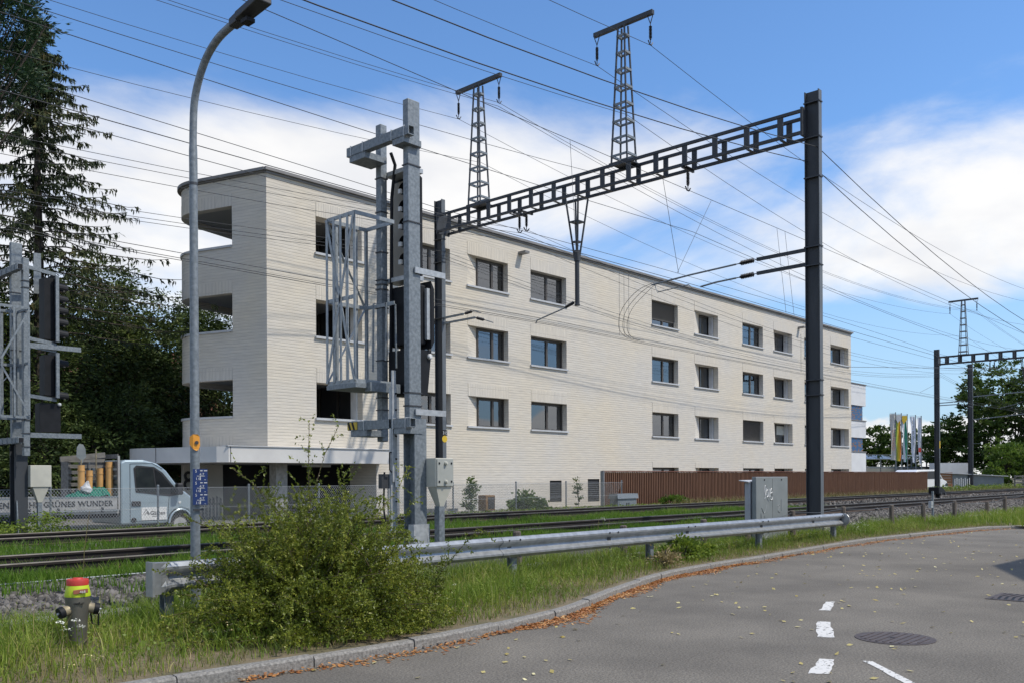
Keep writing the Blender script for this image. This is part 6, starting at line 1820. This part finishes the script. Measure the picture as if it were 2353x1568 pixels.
def crown(T, blobs, n_leaf, size, leaf, seed, base, trunk_r=.2, up=.0, asp=.45):
    """leaf clumps on branches spread through the blobs (centre, radii)"""
    rng = np.random.default_rng(seed); rnd = random.Random(seed)
    b0 = Vector(base)
    top = max(c[2] + r[2] * .5 for c, r in blobs)
    tr = MB().tube([b0 - Vector((0, 0, .3)), b0 + Vector((0, 0, (top - b0.z) * .35)), b0 + Vector((.1, .1, (top - b0.z) * .75))], [trunk_r, trunk_r * .75, trunk_r * .2], 8)
    tr.build('trunk', M['bark'], T)
    wood = MB()
    vol = np.array([r[0] * r[1] * r[2] for c, r in blobs]) ** .7; vol /= vol.sum()
    P_, D_ = [], []
    for (c, r), w_ in zip(blobs, vol):
        n = int(n_leaf * w_)
        ncl = max(10, n // 42)
        d = unit(rng.normal(size=(ncl, 3)))
        rad = rng.uniform(.45, 1.0, ncl) ** .6
        cc = np.array(c) + d * rad[:, None] * np.array(r) * (1 + .18 * rng.normal(size=(ncl, 1)))
        for q in cc[:: 4]:
            m_ = b0 + (Vector(c) - b0) * .55; m_.x = b0.x + (m_.x - b0.x) * .6
            wood.tube([m_, m_.lerp(Vector(q), .55) + Vector((0, 0, -.1)), Vector(q)], [.035, .022, .008], 4, False)
        cs = rng.uniform(.16, .42, ncl) * (min(r) ** .5) * .62
        idx = rng.integers(0, ncl, n)
        off = rng.normal(size=(n, 3)) * np.array([1, 1, .55])
        p = cc[idx] + off * cs[idx][:, None]
        P_.append(p); D_.append(unit(off + d[idx] * .8 + np.array([0, 0, up])))
    wood.build('limbs', M['bark'], T)
    Pn = np.concatenate(P_); Dn = np.concatenate(D_)
    k = len(Pn)
    v, f = leaf_mesh(Pn, Dn, rng.uniform(.6, 1.4, k) * size, rng.uniform(.6, 1.3, k) * size * asp, rng)
    fast_obj('crown', v, f, M[leaf], T)
def tree(name, label, base, blobs, n, size, leaf, seed, group=None, tr=.2, up=0., asp=.45, cat='tree'):
    T = thing(name, label, cat, base, group)
    crown(T, blobs, n, size, leaf, seed, base, tr, up, asp)
    return T
# dark yews behind the truck
tree('yew_tree', 'broad dark yew behind the truck, just right of the spruce', (16.2, 38.0, .3),
     [((16.4, 38.2, 8.6), (1.7, 1.7, 2.2)), ((15.6, 37.6, 6.4), (2.4, 2.2, 2.2)), ((17.4, 37.4, 5.8), (2.2, 2.0, 2.4)), ((16.4, 37.4, 3.4), (2.9, 2.2, 2.0)), ((18.0, 37.0, 3.2), (1.9, 1.8, 1.8))], 56000, .18, 'yew', 21, 'dark yews behind the truck', .3, -.3, .42)
tree('yew_tree', 'dark yew between the broad yew and the balconies', (19.0, 38.6, .3),
     [((18.8, 38.6, 7.5), (1.3, 1.3, 1.9)), ((18.7, 38.4, 5.2), (1.9, 1.9, 2.2)), ((19.0, 38.2, 2.8), (2.0, 1.9, 2.0))], 30000, .17, 'yew', 22, 'dark yews behind the truck', .22, -.3, .42)
tree('yew_tree', 'dark yew seen through the balcony openings', (22.0, 39.5, .3),
     [((21.6, 39.4, 7.6), (1.2, 1.2, 1.8)), ((21.8, 39.4, 5.4), (1.9, 1.9, 2.2)), ((22.2, 39.4, 3.0), (2.4, 2.0, 2.4)), ((24.6, 40.6, 4.2), (2.2, 1.9, 3.0)), ((22.8, 40.4, 9.4), (1.9, 1.6, 1.6)), ((21.6, 39.6, 8.4), (1.3, 1.3, 1.4))], 42000, .17, 'yew', 23, 'dark yews behind the truck', .22, -.3, .42)
tree('yew_tree', 'dark yew under the spruce at the left edge', (12.6, 35.6, .3),
     [((12.8, 35.4, 5.6), (2.2, 2.0, 2.2)), ((11.4, 34.8, 4.0), (2.2, 2.0, 2.0)), ((13.4, 34.8, 2.8), (2.0, 1.8, 1.8)), ((10.6, 34.6, 6.4), (1.9, 1.8, 2.2)), ((10.2, 33.8, 2.4), (2.0, 1.8, 1.8))], 46000, .18, 'yew', 24, 'dark yews behind the truck', .25, -.3, .42)
tree('yew_tree', 'low dark yew just behind the truck load', (14.2, 33.6, .3),
     [((14.2, 33.6, 2.6), (2.0, 1.4, 1.7)), ((12.0, 33.0, 2.2), (1.6, 1.2, 1.4)), ((15.6, 34.2, 3.6), (1.3, 1.2, 1.6))], 24000, .16, 'yew', 25, 'dark yews behind the truck', .15, -.3, .42)
tree('pine_tree', 'soft green pine reaching in at the top left corner', (5.2, 25.6, .3),
     [((8.5, 25.0, 13.2), (.9, 1.2, .7)), ((8.3, 25.2, 11.9), (1.0, 1.2, .6)), ((7.8, 25.2, 14.4), (1.5, 1.6, 1.0)), ((7.6, 25.4, 10.8), (.9, 1.2, .6)), ((6.4, 25.6, 13.0), (2.0, 1.8, 2.6))], 34000, .16, 'pine', 26, None, .25, .3, .24)
# broadleaf trees on the far right
RG = 'broadleaf trees on the right behind the tracks'
tree('broadleaf_tree', 'large dark broadleaf tree at the right edge behind the portal', (112, 29, .3),
     [((111.5, 28.5, 10.6), (4.2, 4.2, 3.4)), ((109.2, 30.2, 8.0), (3.2, 3.2, 2.8)), ((114.5, 26, 9.4), (4.4, 4.2, 3.6)), ((110.5, 29.5, 5.2), (4.2, 3.8, 2.8)), ((116, 24.5, 6.0), (4.5, 4, 3.2)), ((112.6, 27.2, 3.0), (4.2, 3.6, 2.2))], 26000, .42, 'broad', 31, RG, .4, .2, .55)
tree('broadleaf_tree', 'airy broadleaf tree between the distant portal mast and the single mast', (110, 34, .3),
     [((109.6, 33.6, 6.6), (2.2, 2.0, 1.7)), ((108.6, 34.4, 4.8), (2.2, 2.2, 1.6)), ((111, 32.8, 4.6), (2.4, 2.2, 1.8)), ((110, 33.6, 3.0), (2.6, 2.2, 1.4))], 7000, .40, 'broad', 32, RG, .25, .2, .55)
tree('broadleaf_tree', 'round dark tree behind the flags', (118, 45, .3),
     [((116, 45.5, 5.6), (3.6, 3.4, 2.8)), ((120, 42.5, 5.2), (3.2, 3.2, 2.6)), ((118, 44, 3.0), (4.6, 3.6, 2.2)), ((123.5, 39.5, 5.4), (2.8, 2.8, 2.4))], 12000, .46, 'broad', 33, RG, .3, .2, .55)
tree('broadleaf_tree', 'dark tree right of the white balcony building', (112, 48.5, .3),
     [((111, 48.5, 5.6), (3.2, 3.2, 2.4)), ((114, 46.6, 5.0), (3.0, 3.0, 2.4)), ((112, 47.6, 3.0), (4.2, 3.4, 2.2))], 9000, .46, 'broad', 34, RG, .3, .2, .55)
tree('broadleaf_tree', 'bright green leafy shrub growing before the large right tree', (104, 26.2, .3),
     [((104, 26.2, 3.6), (2.2, 2.0, 1.5)), ((105.6, 24.4, 3.0), (2.2, 2.0, 1.6)), ((103.4, 26.6, 2.0), (2.4, 2.0, 1.4)), ((107.5, 22.6, 3.4), (2.2, 2.0, 1.8)), ((106.5, 23.4, 1.6), (2.6, 2.0, 1.2))], 13000, .27, 'broad_lt', 35, RG, .15, .2, .55)
tree('broadleaf_tree', 'small yellow green tree between white building and flags', (106, 44, .3), [((105.2, 43.8, 3.2), (1.6, 1.5, 1.2)), ((106, 43.6, 2.2), (1.8, 1.6, 1.0))], 2600, .36, 'broad_lt', 36, RG, .12, .2, .55)
# trees on the camera's side of the road, seen only as reflections in the panes
for i, (x, y) in enumerate(((62, -22), (84, -30), (110, -26))):
    tree('broadleaf_tree', ['street tree on the near side of the road, mirrored in the left windows', 'street tree on the near side of the road, mirrored in the middle windows', 'street tree on the near side of the road, mirrored in the right windows'][i],
         (x, y, 0), [((x, y, 5.4), (4.5, 4.5, 2.6)), ((x + 2.5, y + 1, 4.4), (3.5, 3.5, 2.2)), ((x - 3, y, 4.6), (3.2, 3.2, 2.2))], 4000, .6, 'broad', 40 + i, 'street trees mirrored in the windows', .3, .2, .55)
# shrubs along the building
tree('shrub', 'round light green shrub with large leaves before the brick wall', (26.6, 23.6, .3), [((26.6, 23.6, .62), (.75, .55, .42)), ((27.1, 23.5, .45), (.5, .4, .3))], 2600, .13, 'broad_lt', 51, None, .03, .2, .8, 'shrub')
tree('shrub', 'small sapling with dark glossy leaves beside the ochre box', (23.9, 24.1, .3), [((23.9, 24.1, .75), (.2, .2, .55)), ((24.0, 24.1, 1.3), (.14, .14, .32))], 420, .10, 'broad', 52, 'saplings along the wall', .012, .3, .6, 'shrub')
tree('shrub', 'slim sapling with dark leaves midway along the chain link fence', (25.3, 25.4, .3), [((25.3, 25.4, .75), (.28, .28, .55)), ((25.4, 25.4, 1.35), (.15, .15, .4))], 480, .11, 'broad', 53, 'saplings along the wall', .012, .3, .6, 'shrub')
tree('shrub', 'slim bare sapling between the two wall grilles', (31.6, 25.0, .3), [((31.6, 25, .9), (.16, .16, .7))], 300, .10, 'broad', 54, 'saplings along the wall', .012, .3, .6, 'shrub')
tree('shrub', 'green weed clump growing at the foot of the slat fence', (36.6, 23.4, .3), [((36.6, 23.4, .55), (.8, .3, .3))], 900, .12, 'broad_lt', 55, None, .02, .3, .6, 'shrub')
tree('shrub', 'leafy bindweed mound at the kerb below the right half of the guardrail', (14.6, 9.15, .1), [((14.6, 9.1, .32), (.55, .28, .2)), ((15.1, 9.1, .26), (.35, .25, .15))], 1700, .065, 'weed', 56, None, .015, .1, .8, 'shrub')
tree('shrub', 'dry brownish plant beside the bindweed mound', (13.5, 8.75, .1), [((13.5, 8.75, .25), (.3, .2, .14))], 600, .05, 'grass_dry', 57, None, .01, .1, .7, 'shrub')

# fallen leaves gathered in the gutter and strewn over the road
def litter(name, label, t, n, z, size, m_):
    k = len(t)
    p = np.stack([t, n, z], -1)
    d = RNG.normal(size=(k, 3)) * np.array([1, 1, .18])
    v, f = leaf_mesh(p, d, RNG.uniform(.6, 1.3, k) * size, RNG.uniform(.4, .8, k) * size, RNG, flat=.72)
    v = v.reshape(-1, 4, 3); v[:, :, 2] = np.maximum(v[:, :, 2], .005); v = v.reshape(-1, 3)
    return tag(fast_obj(name, v, f, M[m_]), label, 'leaves', kind='stuff')
t = np.concatenate([RNG.uniform(5.6, 31, 4600), RNG.uniform(7.4, 16, 4200), RNG.uniform(4, 5.6, 260)])
w_ = np.abs(RNG.normal(size=len(t))) * .11 * (.3 + 1.1 * clump_noise(t, t * 0 + 2, 2.3)) + .012
litter('gutter_leaves', 'orange brown fallen leaves heaped along the gutter', t, kerbn(t) - w_, .006 + .035 * np.exp(-w_ / .05) * RNG.uniform(0, 1, len(t)), .046, 'fallen')
t = RNG.uniform(4, 30, 900); n = RNG.uniform(-3, 8.4, 900)
k = n < kerbn(t) - .1
litter('strewn_leaves', 'pale yellow leaves strewn singly over the asphalt', t[k], n[k], np.full(k.sum(), .012), .068, 'fallen_pale')
# flowers
def umbels(label, pts_, m_, size, cnt, name='flower'):
    P_ = []
    T = thing(name, label, 'flowers', (pts_[0][0], pts_[0][1], .1))
    for (x, y, z) in pts_:
        MB().tube([(x + .03, y, .1), (x, y, z)], .004, 4, False).build('stem', M['weed'], T)
        for _ in range(cnt): P_.append((x + RNG.normal() * size, y + RNG.normal() * size, z + RNG.normal() * size * .35))
    Pn = np.array(P_); k = len(Pn)
    v, f = leaf_mesh(Pn, RNG.normal(size=(k, 3)) * np.array([1, 1, .2]), RNG.uniform(.012, .024, k), RNG.uniform(.012, .02, k), RNG, flat=.5)
    fast_obj('petals', v, f, M[m_], T)
umbels('white flat topped flowers in front of the hydrant', [(3.20, 8.28, .42), (3.33, 8.27, .42), (3.26, 8.28, .35), (3.38, 8.27, .36)], 'petal', .022, 26)
umbels('cream yellow flower clump left of the bush', [(4.30 + .04 * i + random.uniform(-.05, .05), 7.78 + random.uniform(-.1, .1), .26 + random.uniform(-.05, .05)) for i in range(13)], 'petal_yellow', .012, 10)
umbels('white flowers under the guardrail right of the bush', [(7.6, 8.75, .42), (7.75, 8.7, .36), (7.9, 8.75, .30), (8.35, 8.7, .25)], 'petal', .02, 16)
umbels('white flowers right of the guardrail end', [(23.3, 9.4, .42), (23.5, 9.35, .46), (23.8, 9.3, .38), (23.2, 9.35, .36)], 'petal', .05, 22)
umbels('single cream flower head rising above the guardrail', [(12.95, 9.7, .93)], 'petal', .035, 30)
umbels('yellow leaves low in the grass at the lower left', [(3.2, 7.75, .2), (3.3, 7.7, .18), (3.0, 7.6, .16)], 'petal_yellow', .03, 8)
t, n = scatter(2600, (1.2, 31), (7.0, 10.2), lambda t, n: (n > kerbn(t) + .35) & (clump_noise(t, n, 1.3) > .45))
grass('dry_stalks', 'thin straw stalks standing above the verge grass', t, n, np.full(len(t), .1), RNG.uniform(.22, .5, len(t)), RNG.uniform(.0016, .003, len(t)), M['grass_dry'], .5)
weeds('weeds', 'larger dock leaves among the verge grass', (1.2, 31), (7.4, 10.2), 900, .1, .09, .2, keep=lambda t, n: (n > kerbn(t) + .5) & (clump_noise(t, n, .9) > .5))
# loose tall stalks
st = MB()
for (x, y, h_) in ((5.0, 12.2, 1.25), (12.6, 9.6, .95), (12.9, 9.6, .9), (8.5, 9.5, .75)):
    st.tube([(x, y, .1), (x + .03, y, h_ * .6), (x + .1, y, h_)], [.006, .005, .003], 4, False)
tag(st.build('tall_stalks', M['grass_dry']), 'dry tall stalks rising among the verge grass', 'grass', kind='stuff')
